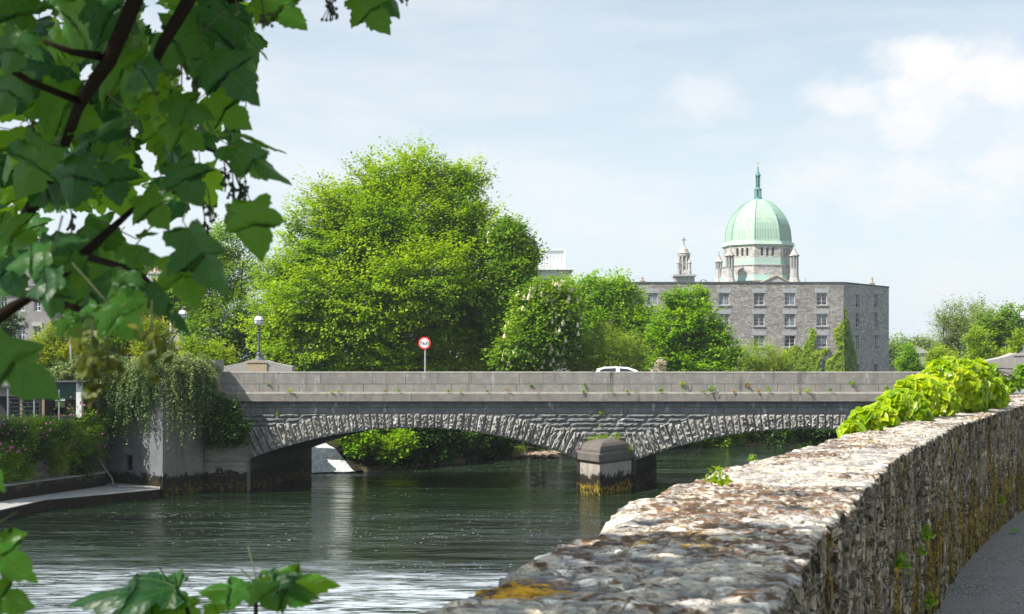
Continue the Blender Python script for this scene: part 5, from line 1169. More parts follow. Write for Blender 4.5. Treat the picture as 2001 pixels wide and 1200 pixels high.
hanging('big trailing shrub arching over the concrete chamber, pale at its right', [P(222, 745, 68.), P(255, 735, 67.6), P(290, 728, 67.2), P(325, 722, 66.9), P(365, 722, 67.2), P(398, 738, 67.8)], 2600, 81, ML_hang, (1.2, 3.1), .12)
for lb_, lob_, mt_, n_, s_ in (('', [(255, 765, 48, 34), (300, 750, 48, 34), (235, 785, 34, 26), (290, 780, 40, 22), (205, 745, 40, 26)], ML_green2, 1050, 601), ('', [(350, 745, 44, 30), (385, 755, 34, 30), (330, 735, 40, 24), (300, 735, 36, 22), (400, 775, 22, 24)], ML_hang, 1100, 602)):
    ts_ = [o for o in COL.objects if o.name == 'trailing_shrub'][0]
    lb3 = [(*P(a, b_, 67.), c/F*67, c/F*60, d/F*67) for a, b_, c, d in lob_]
    crown('foliage', lb3, n_, 34, .22, .105, mt_, ts_, s_, asp=.45, elong=2.2, up=-.4, spray=1.2, flat=.4)
hanging('smaller dark trailing shrub over the roof of the green shed', [P(120, 742, 67.5), P(160, 728, 67.5), P(200, 724, 67.5), P(235, 728, 67.5)], 900, 82, ML_hang, (.8, 1.9), .11)
tree('ivy_mound', 'dark round leafed bush growing on the wing wall beside the arch', 'bush', 67.4, [(440, 800, 30, 24, -.2), (448, 835, 36, 30, -.3), (425, 850, 24, 22, -.2), (415, 790, 18, 22), (470, 855, 16, 16)], WATER+2.2, 440, 0, 420, 26, .26, .15, ML_dark, 83, asp=.8)
tree('fringe_plants', 'dark drooping greenery on the left edge of the chamber', 'plants', 67.8, [(205, 800, 26, 42), (225, 780, 25, 30), (190, 840, 24, 24)], WATER+2, 205, 0, 300, 24, .24, .12, ML_dark, 84)
DQ = lambda px: (58+(px+90)/185*5 if px < 95 else 63+(px-95)/117*5)-.45
q8 = [('leafy plants covering the quay wall under the railing', [(30, 850, 45, 34), (75, 855, 40, 36), (20, 885, 30, 26)], ML_green, 85), ('tangle of plants with pink valerian near the trailing shrub', [(165, 850, 35, 45), (140, 875, 38, 42), (185, 880, 24, 30), (160, 815, 24, 20)], ML_green, 86), ('dark bushy plant at the foot of the quay wall above the ledge', [(150, 915, 30, 24), (165, 895, 22, 20)], ML_dark, 87), ('weeds hanging down the quay wall middle', [(105, 865, 30, 34), (110, 900, 22, 24)], ML_lime, 88)]
for lb, lob, mt, sd_ in q8:
    D = 62.2 if lob[0][0] < 110 else 65.
    lob = [(*l, DQ(l[0])-D) for l in lob]
    r = tree('wall_plants', lb, 'plants', D, lob, WATER+1, lob[0][0], 0, 300, 24, .26, .11, mt, sd_, asp=.5, dep=.5)
    if sd_ in (85, 86):
        rng = np.random.default_rng(sd_); m = MB()
        for _ in range(46):
            l = lob[rng.integers(len(lob))]; p = P(l[0]+rng.normal()*l[2]*.6, l[1]-abs(rng.normal())*l[3]*.8, DQ(l[0])-.7)
            m.lathe(p, [(.01, -.04), (.035, 0), (.03, .04), (.01, .06)], 5)
        obj('flowers', m, M_pink, r)['kind'] = 'stuff'
for i, (lb, lob, mt, n_) in enumerate((('broad dark ivy sheet over the quay wall below the landing posts', [(60, 880, 40, 26), (20, 850, 40, 22), (100, 845, 40, 24)], ML_dark, 420), ('leafy growth spilling over the quay wall top beside the green shed', [(120, 838, 40, 18), (170, 832, 30, 20), (75, 835, 40, 14)], ML_green, 380), ('lush fern like clump at the bottom left corner of the quay', [(10, 905, 30, 40), (45, 915, 24, 22)], ML_green, 300))):
    tree('wall_plants', lb, 'plants', 62, [(*l, DQ(l[0])-62) for l in lob], WATER+1, lob[0][0], 0, n_, 26, .26, .11, mt, 500+i, asp=.5, dep=.5)
# greenery beyond the arches
tree('bank_bush', 'bright lobed leaf bush seen under the left arch beside the weir', 'bush', 83.5, [(706, 870, 28, 22, -3.), (748, 882, 32, 18, -2.6), (690, 850, 26, 14, -3.), (780, 868, 26, 20, -2)], WATER+.5, 710, 0, 520, 26, .34, .2, ML_maple, 91, asp=.9)
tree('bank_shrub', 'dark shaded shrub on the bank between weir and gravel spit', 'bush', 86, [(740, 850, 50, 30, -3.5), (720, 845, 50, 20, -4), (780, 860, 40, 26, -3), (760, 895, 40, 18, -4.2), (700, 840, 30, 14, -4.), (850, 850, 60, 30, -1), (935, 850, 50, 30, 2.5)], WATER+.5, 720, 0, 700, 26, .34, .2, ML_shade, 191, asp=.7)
tree('overhanging_shrub', 'dark overhanging shrub in the middle of the left arch', 'bush', 87, [(820, 850, 50, 30, -3), (880, 860, 45, 30, -.5), (785, 885, 40, 22, -4.5), (840, 885, 50, 20, -2.8), (915, 865, 40, 26, 1), (800, 835, 60, 20, -3)], WATER+.5, 840, 0, 900, 26, .34, .19, ML_dark, 92, asp=.6)  # dark leaf colour stands in for shade from the bridge and beech
tree('overhanging_shrub', 'green shrub low on the bank at the right of the left arch', 'bush', 90, [(950, 868, 35, 24), (985, 860, 30, 24), (965, 885, 40, 14), (1040, 850, 50, 24)], WATER+.5, 960, 0, 420, 26, .3, .16, ML_dark, 93, asp=.6)  # dark leaves in place of green, painting the shade here
tree('reed_clump', 'pale feathery reeds on the gravel spit under the bridge', 'reeds', 91.5, [(1012, 882, 14, 10), (1002, 875, 10, 10)], WATER+.2, 1010, 0, 120, 26, .25, .16, ML_light, 94, asp=.12, elong=1., spray=-1.5)
for i, (cxp, D, lb, mt) in enumerate(((1300, 103, 'dark ivy bush hanging from the far bank left in the right arch', ML_dark), (1400, 102.5, 'greener ivy on the far bank in the middle of the right arch', ML_green), (1500, 104, 'dark ivy bush on the far bank nearing the wall climber', ML_dark), (1600, 103.5, 'ivy on the far bank farthest right under the bridge', ML_dark))):
    tree('bank_ivy', lb, 'bush', D, [(cxp-30, 853, 36, 20), (cxp+20, 856, 36, 18), (cxp, 870, 40, 8), (cxp, 835, 60, 20)], WATER, cxp, 0, 430, 24, .34, .18, mt, 95+i, group='ivy bushes on the far bank')
m = MB(); pp = [P(1240, 880, 104), P(1360, 878, 104.5), P(1500, 877, 105), P(1700, 876, 106), P(1900, 876, 107)]
m.add([(p[0], p[1], WATER-.4) for p in pp]+[(p[0], p[1]+.3, -1.2) for p in pp], [(i, i+1, 6+i, 5+i) for i in range(4)])
m.add([(p[0], p[1]+.9, WATER-.4) for p in pp]+[(p[0], p[1]+.9, -1.2) for p in pp]+[(p[0], p[1]+.3, -1.2) for p in pp], [(6+i, 5+i, i, i+1) if 0 else (5+i, 6+i, 11+i, 10+i) for i in range(4)])
tag(obj('far_quay', m, stone('far_quay_stone', (.10, .09, .08), (.06, .055, .05), 1., .05, rub=1.5, wet=WATER), origin=(pp[0][0], pp[0][1], WATER)), 'dark stone quay along the far bank beyond the right arch', 'wall')
rng = np.random.default_rng(5); m = MB()
for i in range(70):
    q = P(rng.uniform(1000, 1090), 0, rng.uniform(90.5, 95)); m.lathe((q[0], q[1], WATER+.05), [(.02, -.1), (rng.uniform(.08, .3), .02), (rng.uniform(.06, .2), .12), (.01, .17)], 7, rng.random(), 1.3, .8)
tag(obj('river_stones', m, plain('river_stones', (.30, .22, .16), .9, sc=2.), origin=P(1045, 700, 92)), 'brown stones lying on the spit under the left arch', 'stones', kind='stuff')
# weeds growing from the bridge joints
proto = {}
def weed(x, y, z, s, kind, label, grp='weeds rooted in the bridge joints'):
    key = kind
    if key not in proto:
        rng = np.random.default_rng(hash(kind) % 97 if False else {'g': 3, 'y': 4, 'o': 5}[kind]); n = 60
        d = unit(rng.normal(size=(n, 3))*np.array([1, .6, .5])+np.array([0, -.5, .6])); C = d*rng.uniform(.2, 1, (n, 1))*np.array([.16, .10, .17])+np.array([0, 0, .02])
        V, Fq = leaves(C, unit(d+rng.normal(size=(n, 3))*.6), d, .085*rng.uniform(.6, 1.2, n), .45); me = mesh_np('weed_tuft', V, Fq, {'g': ML_green, 'y': ML_lime, 'o': leafmat('dry_weed', (.40, .24, .06), (.42, .32, .10), (.3, .34, .06), .3)}[kind], face_attr=rng.random(n)); proto[key] = me
    o = bpy.data.objects.new('weed_tuft', proto[key]); COL.objects.link(o); o.location = (x, y, z); o.scale = (s, s, s); o.rotation_euler = (0, 0, x*3); return tag(o, label, 'weed', grp)
WD = [(569, 763, 1.3, 'y', 'flat yellow weed on the ledge right of the shadow'), (524, 753, .9, 'g', 'small weed on the parapet joint under the lamp pedestal'), (650, 764, .9, 'y', 'first low weed on the ledge left of the sign post'), (664, 764, .8, 'y', 'second low weed on the ledge left of the sign post'), (753, 762, .8, 'o', 'dry ledge weed left of the sign post'), (780, 762, 1., 'y', 'round ledge weed just left of the sign post'),
      (877, 763, .9, 'y', 'pale ledge weed first right of the sign post'), (900, 763, .8, 'y', 'tiny ledge weed second right of the sign post'), (953, 763, .8, 'g', 'green ledge weed third right of the sign post'), (992, 760, 1.1, 'o', 'dry tuft on the ledge between sign and car'), (1038, 756, .9, 'g', 'dark tuft in the parapet joint between sign and car'), (1143, 755, 1.1, 'g', 'weed in the parapet joint below the car boot'), (1140, 764, 1.2, 'y', 'flat weed on the ledge below the car boot'),
      (1193, 762, 1., 'g', 'ledge weed below the middle of the car'), (1225, 763, .9, 'y', 'ledge weed below the car bonnet'), (1290, 762, 1.3, 'g', 'tuft on the ledge under the pale shrub'), (1333, 753, 1.4, 'y', 'tall weed in the parapet joint under the maple'), (1333, 763, .7, 'y', 'tiny weed below the tall maple weed'), (1390, 762, 2., 'g', 'largest spiky weed cluster on the ledge'), (1372, 764, .9, 'y', 'small weed left of the largest cluster'),
      (1432, 764, 1., 'o', 'orange dry weed right of the largest cluster'), (1458, 756, 1.5, 'o', 'tall dry weed below the mill bush'), (1480, 763, 1.3, 'o', 'dry orange growth on the ledge below the mill bush'), (1499, 760, 1.2, 'g', 'green weed right of the dry growth'), (1560, 764, 1., 'o', 'dry weed below the mill creeper spire'), (1576, 763, 1.4, 'y', 'yellow tuft below the mill creeper spire'), (1620, 761, 1.1, 'g', 'weed below the mill corner creeper'), (1664, 752, 1.3, 'g', 'weed in the joint below the narrow mill windows'), (1730, 759, 1.5, 'g', 'weed on the ledge closest to the wall climber'),
      (546, 812, 1.3, 'y', 'weed growing on the left arch spandrel'), (1174, 810, 1.3, 'y', 'weed growing in the spandrel above the pier'), (1174, 833, .8, 'g', 'small weed on the courses above the pier')]
for px, py, s_, kd, lb in WD: yb_ = YB-.30 if py > 758 and py < 790 else (YB-.04); weed(bx(px), yb_-.05, bz(py+3) if py > 758 and py < 790 else bz(py), s_*.9, kd, lb)
tree('valerian_plant', 'green and pink flowered plants behind the cutwater cap', 'plants', 68.55, [(1165, 866, 22, 13, 0), (1150, 880, 11, 14, 0), (1182, 862, 12, 10, 0), (1203, 860, 8, 12, 0), (1225, 878, 8, 8, 0)], bz(880), 1165, 0, 230, 22, .13, .085, ML_light, 99, asp=.4)
rng = np.random.default_rng(9); m = MB()
for _ in range(18): p = P(1143+rng.normal()*8, 872+rng.normal()*7, 67.9); m.lathe(p, [(.01, -.04), (.02, 0), (.02, .04), (.01, .05)], 5)
obj('flowers', m, M_pink, [o for o in COL.objects if o.name.startswith('valerian_plant')][0])['kind'] = 'stuff'

# ------------------------------------------------------------------ climber on the near wall
def climber(label, lobs, n, seed, mat, lsz, name='climber', stems=True):
    rng = np.random.default_rng(seed); L = []
    for (px, py, r_, D) in lobs: c = P(px, py, D); L.append((*c, r_/F*D, r_/F*D*.8, r_/F*D))
    L = np.array(L); w_ = L[:, 3]**2; w_ /= w_.sum(); li = rng.choice(len(L), n, p=w_); d = unit(rng.normal(size=(n, 3))+np.array([-.1, -.35, .35]))
    C = L[li, :3]+d*L[li, 3:6]*(rng.uniform(.45, 1.12, n)**.6)[:, None]
    Nn = unit(d*.7+np.array([-.15, -.25, .65])+rng.normal(size=(n, 3))*.42); Dr = unit(d*.6+np.array([0, -.3, -.7])+rng.normal(size=(n, 3))*.5)
    s = lsz*rng.uniform(.45, 1.2, n)[:, None]; Dr = unit(Dr-Nn*np.sum(Dr*Nn, 1, keepdims=True)); Sd = np.cross(Nn, Dr)
    shp = [(-.5, 0, 0), (-.42, .3, .05), (-.1, .46, .1), (.25, .3, .06), (.6, 0, -.08), (.25, -.3, .06), (-.1, -.46, .1), (-.42, -.3, .05), (0, 0, -.02)]
    V = np.stack([C+Dr*s*a+Sd*s*b+Nn*s*(c+0) for a, b, c in shp], 1).reshape(-1, 3)
    tri = np.array([(8, i, (i+1) % 8) for i in range(8)]); Fq = (np.arange(n)[:, None, None]*9+tri[None]).reshape(-1, 3)
    r = thing(name, label, 'climbing plant', L[0, :3]); obj_np('foliage', V, Fq, mat, r, face_attr=np.repeat(rng.random(n), 8))
    if stems:
        m = MB()
        for _ in range(26):
            a, b = L[rng.integers(len(L)), :3], L[rng.integers(len(L)), :3]; 
            if np.linalg.norm(a-b) < 1.2: m.tube([a, (a+b)/2+rng.normal(size=3)*.05, b], [.008, .006, .003], 4)
        obj('stems', m, M_bark, r)
    return r
ML_climb = leafmat('hydrangea_climber_leaves', (0.2, 0.38, 0.006), (0.36, 0.52, 0.006), (0.52, 0.62, 0.02), 0.5, rough=.32, spec=.6, nsc=1.)
climber('bright yellow green climber spilling over the far end of the near wall', [
    (1662, 845, 20, 9.6), (1690, 828, 26, 10.), (1720, 822, 30, 10.5), (1745, 800, 32, 11.), (1770, 800, 36, 11.4), (1795, 770, 34, 12.), (1825, 790, 44, 12.4), (1840, 740, 36, 13.), (1870, 765, 46, 13.2), (1900, 750, 38, 13.8), (1885, 790, 40, 13.3), (1925, 775, 38, 14.2), (1945, 775, 24, 14.6), (1912, 722, 18, 14.), (1852, 715, 16, 13.2), (1885, 722, 18, 13.6), (1765, 760, 14, 11.6), (1790, 822, 26, 11.5), (1835, 812, 20, 12.5)], 8200, 201, ML_climb, .088)
climber('looser greener climber beside the lamp pedestal at the right edge', [(1935, 735, 14, 17.), (1950, 745, 16, 17.), (1968, 758, 14, 17.), (1990, 745, 16, 17.), (1995, 725, 12, 17.), (1940, 720, 8, 17)], 420, 202, ML_green, .09)
for px, py, D, s_, lb in ((1402, 952, 5.55, .42, 'little yellow fern growing on the wall top'), (1470, 906, 6.9, .2, 'tiny green weed at the river edge of the wall top')):
    q = P(px, py, D); weed(q[0], q[1], HW, s_, 'y' if px < 1450 else 'g', lb, 'small weeds on the near wall')
for i, (px, py, sc_, lb) in enumerate(((1800, 1055, .5, 'little green plant rooted midway up the path side of the wall'), (1745, 1110, .45, 'small leafy weed low on the path side of the wall'), (1790, 1085, .3, 'tiny weed under the midway plant on the wall'), (1950, 985, .45, 'small weed at the wall foot close to the frame edge'), (1805, 1185, .5, 'weed at the wall foot near the bottom of the photo'))):
    d = 5.
    for D in np.arange(3.5, 16, .05):
        q = P(px, py, D)
        if q[0] < np.interp(D, ry, rx)+.03 or q[2] < 0: continue
        d = D
    D_list = [D for D in np.arange(3.5, 16, .02) if P(px, py, D)[0] > np.interp(D, ry, rx)-.0]
    D = max(D_list) if D_list else 6; 
    # sight line first meets the wall face where it crosses to its river side
    Ds_ = np.arange(3., 16, .02); gap = np.array([P(px, py, D)[0]-np.interp(D, ry, rx) for D in Ds_]); cr = np.where((gap[:-1] > 0) & (gap[1:] <= 0))[0]
    D = Ds_[cr[0]] if len(cr) else 6.; q = P(px, py, D); q[2] = max(q[2], 0.02); o = weed(q[0]+.03, q[1], q[2], sc_, 'g', lb, 'small weeds on the path side of the wall')
q = P(1982, 1043, 12.95)
m = MB(); m.add([(q[0]-.05, q[1], .012), (q[0], q[1]-.05, .02), (q[0]+.06, q[1], .03), (q[0], q[1]+.05, .05), (q[0], q[1], .015)], [(0, 1, 4), (1, 2, 4), (2, 3, 4), (3, 0, 4)])
tag(obj('fallen_leaf', m, plain('fallen_leaf_green', (.08, .22, .03), .5), origin=(q[0], q[1], .012)), 'single green leaf fallen on the path at right', 'leaf')

# ------------------------------------------------------------------ foreground sycamore
half = [(0, 0), (.10, -.05), (.2, -.09), (.3, -.07), (.36, -.10), (.43, -.02), (.40, .03), (.44, .08), (.38, .12), (.36, .17), (.46, .2), (.52, .27), (.60, .31), (.60, .37), (.68, .47), (.58, .46), (.53, .5), (.46, .48), (.40, .52), (.29, .51), (.31, .58), (.36, .64), (.31, .68), (.32, .75), (.25, .78), (.22, .86), (.14, .9), (.10, .97), (0, 1.08)]
outl = [(x, y) for x, y in half]+[(-x, y) for x, y in half[-2:0:-1]]
outl = np.array(outl); nO = len(outl)
def leafmesh(rng):
    """lobed blade as rings shrinking to the midrib; returns (verts,3) in local units, faces"""
    o = outl+rng.normal(size=outl.shape)*.012; o[0] = (0, 0)
    sp = np.stack([o[:, 0]*0, np.clip(o[:, 1]*.85, .02, .85)], 1); rings = [o*(1-f)+sp*f for f in (0, .25, .55, 1.)]
    v = np.concatenate(rings); x, y = v[:, 0], v[:, 1]
    cu, fo, tw, dr = rng.uniform(.15, .5), rng.uniform(-.25, .3), rng.normal()*.25, rng.uniform(.1, .6)
    ang = np.arctan2(x, y+.02); rad = np.hypot(x, y); pl = .05*rad*np.cos(ang*7)
    z = -cu*x*x*1.1+fo*np.abs(x)-dr*.55*np.maximum(y-.15, 0)**2+tw*x*y+pl+(vnoise(x*5+rng.random()*9, y*5, seed=int(rng.integers(99)))-.5)*.06
    f = []
    for r_ in range(3):
        for i in range(nO): j = (i+1) % nO; f.append((r_*nO+i, r_*nO+j, (r_+1)*nO+j, (r_+1)*nO+i))
    return np.stack([x, y, z], 1), np.array(f)
t = NT('sycamore_leaf'); a = t.n('Attribute', _attribute_name='v'); v = a.outputs['Fac']; p = t.objc()
c = t.mix(t.ramp(v, 0, .6, False), (.003, .040, .014), (.018, .110, .007)); c = t.mix(t.ramp(v, .6, 1, False), c, (.10, .28, .005))
bl = t.z(t.n('Attribute', _attribute_name='blade').outputs['Vector']); yy_ = t.math('ADD', bl[1], .02)
an = t.math('DIVIDE', t.math('ARCTAN2', bl[0], yy_), .70); fr = t.math('ABSOLUTE', t.math('SUBTRACT', t.math('FRACT', t.math('ADD', an, .5)), .5))
ra = t.math('SQRT', t.math('ADD', t.math('MULTIPLY', bl[0], bl[0]), t.math('MULTIPLY', yy_, yy_))); dv_ = t.math('MULTIPLY', t.math('MULTIPLY', fr, ra), .70)
vein = t.ramp(dv_, .016, .003); sec = t.math('FRACT', t.math('SUBTRACT', t.math('MULTIPLY', ra, 9.), t.math('MULTIPLY', dv_, 11.))); sec = t.math('MULTIPLY', t.ramp(t.math('ABSOLUTE', t.math('SUBTRACT', sec, .5)), .09, .0), .5)
vein = t.math('MAXIMUM', vein, sec)
c = t.mix(t.ramp(t.noise(p, 38, 4, .7), .62, .75), c, (.07, .12, .012)); c = t.mix(t.math('MULTIPLY', vein, .55), c, (.10, .20, .03)); n3 = t.noise(p, 60, 4, .6)
b = t.surf(c, t.math('MULTIPLY_ADD', n3, .25, .28), t.bump(t.math('SUBTRACT', t.noise(p, 45, 4, .6), t.math('MULTIPLY', vein, .8)), .7, .004), .35)
tr = t.n('BsdfTranslucent', Color=t.mix(t.ramp(v, 0, 1, False), (.03, .17, .006), (.55, .92, .008))); mx = t.n('MixShader', Fac=.30, i1=b.outputs[0], i2=tr.outputs[0]); t.t.links.new(mx.outputs[0], t.out.inputs[0]); M_syc = t.m
M_stalk = plain('sycamore_petiole', (.05, .06, .015), .6); M_sbark = plain('sycamore_bark', (.016, .012, .008), .95, spec=.05, sc=12, bump=.01)
rngS = np.random.default_rng(77)
LV, LF, LA, LX_, cnt = [], [], [], [], 0; PET = MB()
def put_leaf(base, tip_dir, normal, size, v, pet=True, wide=1.):
    global cnt
    vv, ff = leafmesh(rngS); T_ = np.array(tip_dir, float); T_ /= np.linalg.norm(T_); N__ = np.array(normal, float); N__ = N__-T_*N__.dot(T_); N__ /= np.linalg.norm(N__)+1e-9; S_ = np.cross(T_, N__)
    w_ = np.array(base)+(S_*vv[:, :1]*wide+T_*vv[:, 1:2]+N__*vv[:, 2:])*size
    LX_.append(np.stack([vv[:, 0], vv[:, 1], vv[:, 2]*0], 1)); LV.append(w_); LF.append(ff+cnt); cnt += len(vv); LA.append(np.full(len(ff), v))
    if pet and rngS.random() < .35:
        q = np.array(base); e = q-T_*size*.35+np.array([rngS.normal()*.04, rngS.normal()*.04, .01+.03*rngS.random()]); PET.tube([q+T_*size*.03, q-T_*size*.12, e], [.0010, .0011, .0013], 4)
def key_leaf(bx_, by_, tx_, ty_, D, wide=1., face=(0, -1, .4), v=.3, dz=0.):
    b = P(bx_, by_, D); tt = P(tx_, ty_, D+dz); L = np.linalg.norm(tt-b); put_leaf(b, tt-b, face, L/1.05, v, wide=wide)
KL = [(520, -12, 600, 58, 2.5, .95, (.1, -.8, .5), .5), (498, 0, 560, 40, 2.55, .9, (.1, -.9, .2), .6), (700, -8, 762, 62, 2.6, .9, (-.1, -.9, .3), .45), (740, -30, 785, 30, 2.65, .9, (.2, -.7, .5), .15), (452, 52, 530, 102, 2.4, .55, (.2, -.5, .9), .1),
      (405, 110, 512, 188, 2.2, 1., (.3, -.7, .6), .15), (430, 80, 505, 150, 2.35, .8, (.2, -.9, .3), .4), (410, 190, 488, 250, 2.4, .9, (0, -1, .1), .55), (430, 262, 562, 280, 2.3, .35, (0, -.3, 1), .5), (445, 282, 572, 352, 2.2, .75, (.1, -.7, .7), .2), (470, 300, 520, 350, 2.3, .8, (-.1, -.9, .1), .55),
      (345, 318, 395, 402, 2.1, 1., (.1, -.8, .6), .15), (490, 394, 512, 508, 2.0, .85, (.25, -1, 0), .5), (455, 400, 470, 470, 2.2, .7, (-.3, -.8, .2), .35), (366, 446, 446, 572, 1.9, .8, (.5, -.7, .4), .2), (340, 500, 385, 600, 1.95, 1., (-.1, -1, .1), .5), (300, 552, 386, 645, 1.9, .45, (.2, -.5, .8), .12),
      (120, 540, 45, 572, 1.8, 1., (0, -.7, .7), .1), (105, 545, 95, 622, 1.82, 1.05, (-.1, -.8, .5), .2), (210, 590, 280, 660, 1.8, 1., (.1, -.85, .4), .45), (190, 595, 165, 655, 1.84, .9, (-.2, -.9, .2), .4), (-30, 660, 118, 775, 1.35, .75, (.3, -.6, .7), .3), (-20, 690, 60, 745, 1.4, .9, (0, -1, .1), .5),
      (150, 305, 135, 405, 2.0, 1.05, (-.2, -.7, .5), .08), (220, 320, 235, 400, 2.1, 1., (.2, -.8, .5), .1), (245, 235, 105, 300, 2.0, .7, (-.1, -.5, .9), .1), (300, 115, 235, 170, 2.1, .9, (-.1, -.8, .6), .12), (170, 470, 20, 480, 1.9, .5, (0, -.4, 1), .1), (95, 490, 5, 515, 1.85, .9, (0, -.7, .6), .3),
      (270, 465, 310, 450, 2.2, .6, (0, -.6, .8), .2), (240, 480, 330, 505, 2.0, .8, (0, -.6, .8), .3), (40, 60, 10, 150, 2.0, 1., (0, -.9, .3), .25), (330, 190, 420, 230, 2.2, .9, (0, -.7, .6), .3), (330, 235, 400, 290, 2.25, .9, (0, -.9, .3), .5), (280, 380, 330, 450, 2.15, .95, (0, -.95, .2), .45), (160, 520, 90, 500, 1.95, .8, (0, -.8, .5), .2), (250, 530, 240, 600, 1.9, 1., (0, -.9, .3), .3), (120, 620, 160, 660, 1.9, 1, (0, -.9, .3), .4)]
for k_ in KL: key_leaf(*k_)
hidden_up = [(0, 0), (480, -20), (470, 40), (500, 90), (490, 150), (470, 190), (470, 250), (430, 320), (410, 390), (330, 410), (300, 430), (210, 470), (300, 560), (270, 625), (130, 620), (60, 560), (-20, 600), (-20, -20)]
holes = [(73, 233, 20), (258, 240, 26), (367, 221, 24), (296, 222, 18), (427, 270, 20), (400, 300, 20), (417, 320, 26), (320, 320, 16), (233, 400, 16), (130, 430, 24), (435, 375, 22), (158, 167, 16), (133, 88, 15), (85, 25, 20), (354, 145, 20), (330, 470, 40), (30, 140, 14), (110, 460, 20), (360, 60, 12), (270, 490, 14), (210, 150, 12), (60, 120, 10), (450, 130, 12), (350, 180, 12), (180, 260, 14), (90, 330, 12), (30, 420, 12), (390, 70, 12), (20, 250, 16), (150, 345, 12), (260, 330, 12), (50, 500, 14), (440, 190, 12), (110, 140, 10), (310, 40, 10)]
nput = 0
for _ in range(3000):
    if nput > 190: break
    px, py = rngS.uniform(-40, 500), rngS.uniform(-40, 640)
    if polydist(np.array([px]), np.array([py]), hidden_up)[0] > -14: continue
    if any(math.hypot(px-hx, py-hy-8) < hr+16 for hx, hy, hr in holes): continue
    D = rngS.uniform(2.25, 3.6); th = rngS.uniform(-2.7, -.4); tdir = np.array([math.cos(th), rngS.normal()*.5, math.sin(th)*.8]); nor = np.array([rngS.normal()*.3, -.75, .35+rngS.normal()*.35])
    sz = rngS.uniform(.062, .112); b = P(px, py, D)-unit(tdir)*sz*.5
    put_leaf(b, tdir, nor, sz, rngS.random()**1.7*(1. if D > 2.5 else .7)); nput += 1
# crown outside the picture, over and behind the photographer: it shades the wall
def inframe(q, m_=60):
    if q[1] < .3: return False
    px = CX+q[0]/q[1]*F; py = HY-(q[2]-EYE)/q[1]*F; return -m_ < px < 2001+m_ and -m_ < py < 1200+m_
ns = 0; wallpts = np.array([.35, 3.0, 1.1])
for _ in range(4000):
    if ns >= 1250: break
    if rngS.random() < .62:
        w_ = np.array([rngS.uniform(-.3, 1.1), rngS.uniform(2.2, 4.05), 1.1]); q = w_+TOSUN*rngS.uniform(1.7, 3.8)
    else: q = np.array([rngS.normal()*1.3-1.9, rngS.normal()*1.2+1.2, 4.1+rngS.normal()*1.])
    if inframe(q, 170): continue
    tdir = np.array([rngS.normal(), rngS.normal(), -.5]); put_leaf(q, tdir, np.array([rngS.normal()*.4, rngS.normal()*.4, 1.]), rngS.uniform(.09, .14), rngS.random(), pet=False); ns += 1
syc = thing('foreground_sycamore', 'dark sycamore with large lobed leaves framing the upper left of the view', 'tree', (-3.3, -.6, WATER))
obj_np('crown', np.concatenate(LV), np.concatenate(LF), M_syc, syc, smooth=True, face_attr=np.concatenate(LA), vvec={'blade': np.concatenate(LX_)})
obj('leaf_stalks', PET, M_stalk, syc)['kind'] = 'stuff'
m = MB(); J = lambda px, py, D: P(px, py, D)
root = np.array([-3.3, -.6, WATER-.3]); top = np.array([-2.9, -.2, 4.6])
m.tube([root, root*.6+top*.4, top, top+np.array([.3, .5, 2.2])], [.3, .24, .18, .1], 10); obj('trunk', m, M_sbark, syc, smooth=True)
def br(pts, rad): mm = MB(); mm.tube(pts, rad, 7); return obj('branch', mm, M_sbark, syc, smooth=True)
br([top, J(700, -900, 1.6), J(420, -330, 2.3), J(265, -5, 2.1), J(212, 120, 2.1), J(172, 178, 2.12), J(150, 215, 2.2), J(110, 330, 2.5), J(75, 385, 2.8), J(45, 430, 2.85)], [.12, .06, .028, .0125, .0115, .010, .009, .008, .014, .012])
br([J(420, -330, 2.3), J(380, -20, 2.15), J(345, 40, 2.12), J(318, 85, 2.12), J(300, 125, 2.15)], [.03, .011, .010, .009, .007])
br([J(160, 200, 2.15), J(60, 160, 2.1), J(-30, 105, 2.1)], [.006, .005, .005]); br([J(195, 110, 2.1), J(140, 102, 2.05), J(85, 80, 2.05)], [.007, .005, .003]); br([J(212, 60, 2.62), J(190, 45, 2.6), J(150, 20, 2.6)], [.006, .004, .003])
br([J(45, 430, 2.85), J(25, 480, 2.7), J(-60, 540, 2.6)], [.008, .006, .006]); br([J(75, 572, 2.1), J(25, 600, 2.1), J(-60, 660, 2.05)], [.005, .009, .011]); br([J(60, 580, 2.1), J(110, 545, 2.1), J(160, 500, 2.1), J(215, 450, 2.15), J(265, 405, 2.2)], [.010, .009, .008, .006, .004])
br([J(300, 110, 2.62), J(340, 210, 2.5), J(400, 290, 2.4), J(430, 300, 2.4), J(460, 340, 2.4), J(478, 392, 2.4)], [.006, .004, .003, .0025, .002, .0015]); br([J(320, 80, 2.6), J(360, 65, 2.6), J(395, 30, 2.6)], [.005, .003, .002]); br([J(345, 40, 2.6), J(440, 5, 2.6), J(520, -10, 2.6), J(700, -40, 2.7)], [.005, .004, .004, .004])
br([J(60, 578, 2.1), J(140, 600, 1.95), J(190, 615, 1.9)], [.008, .005, .003]); br([J(160, 500, 2.1), J(270, 530, 2.), J(300, 560, 1.95), J(290, 600, 1.9)], [.006, .004, .003, .002])
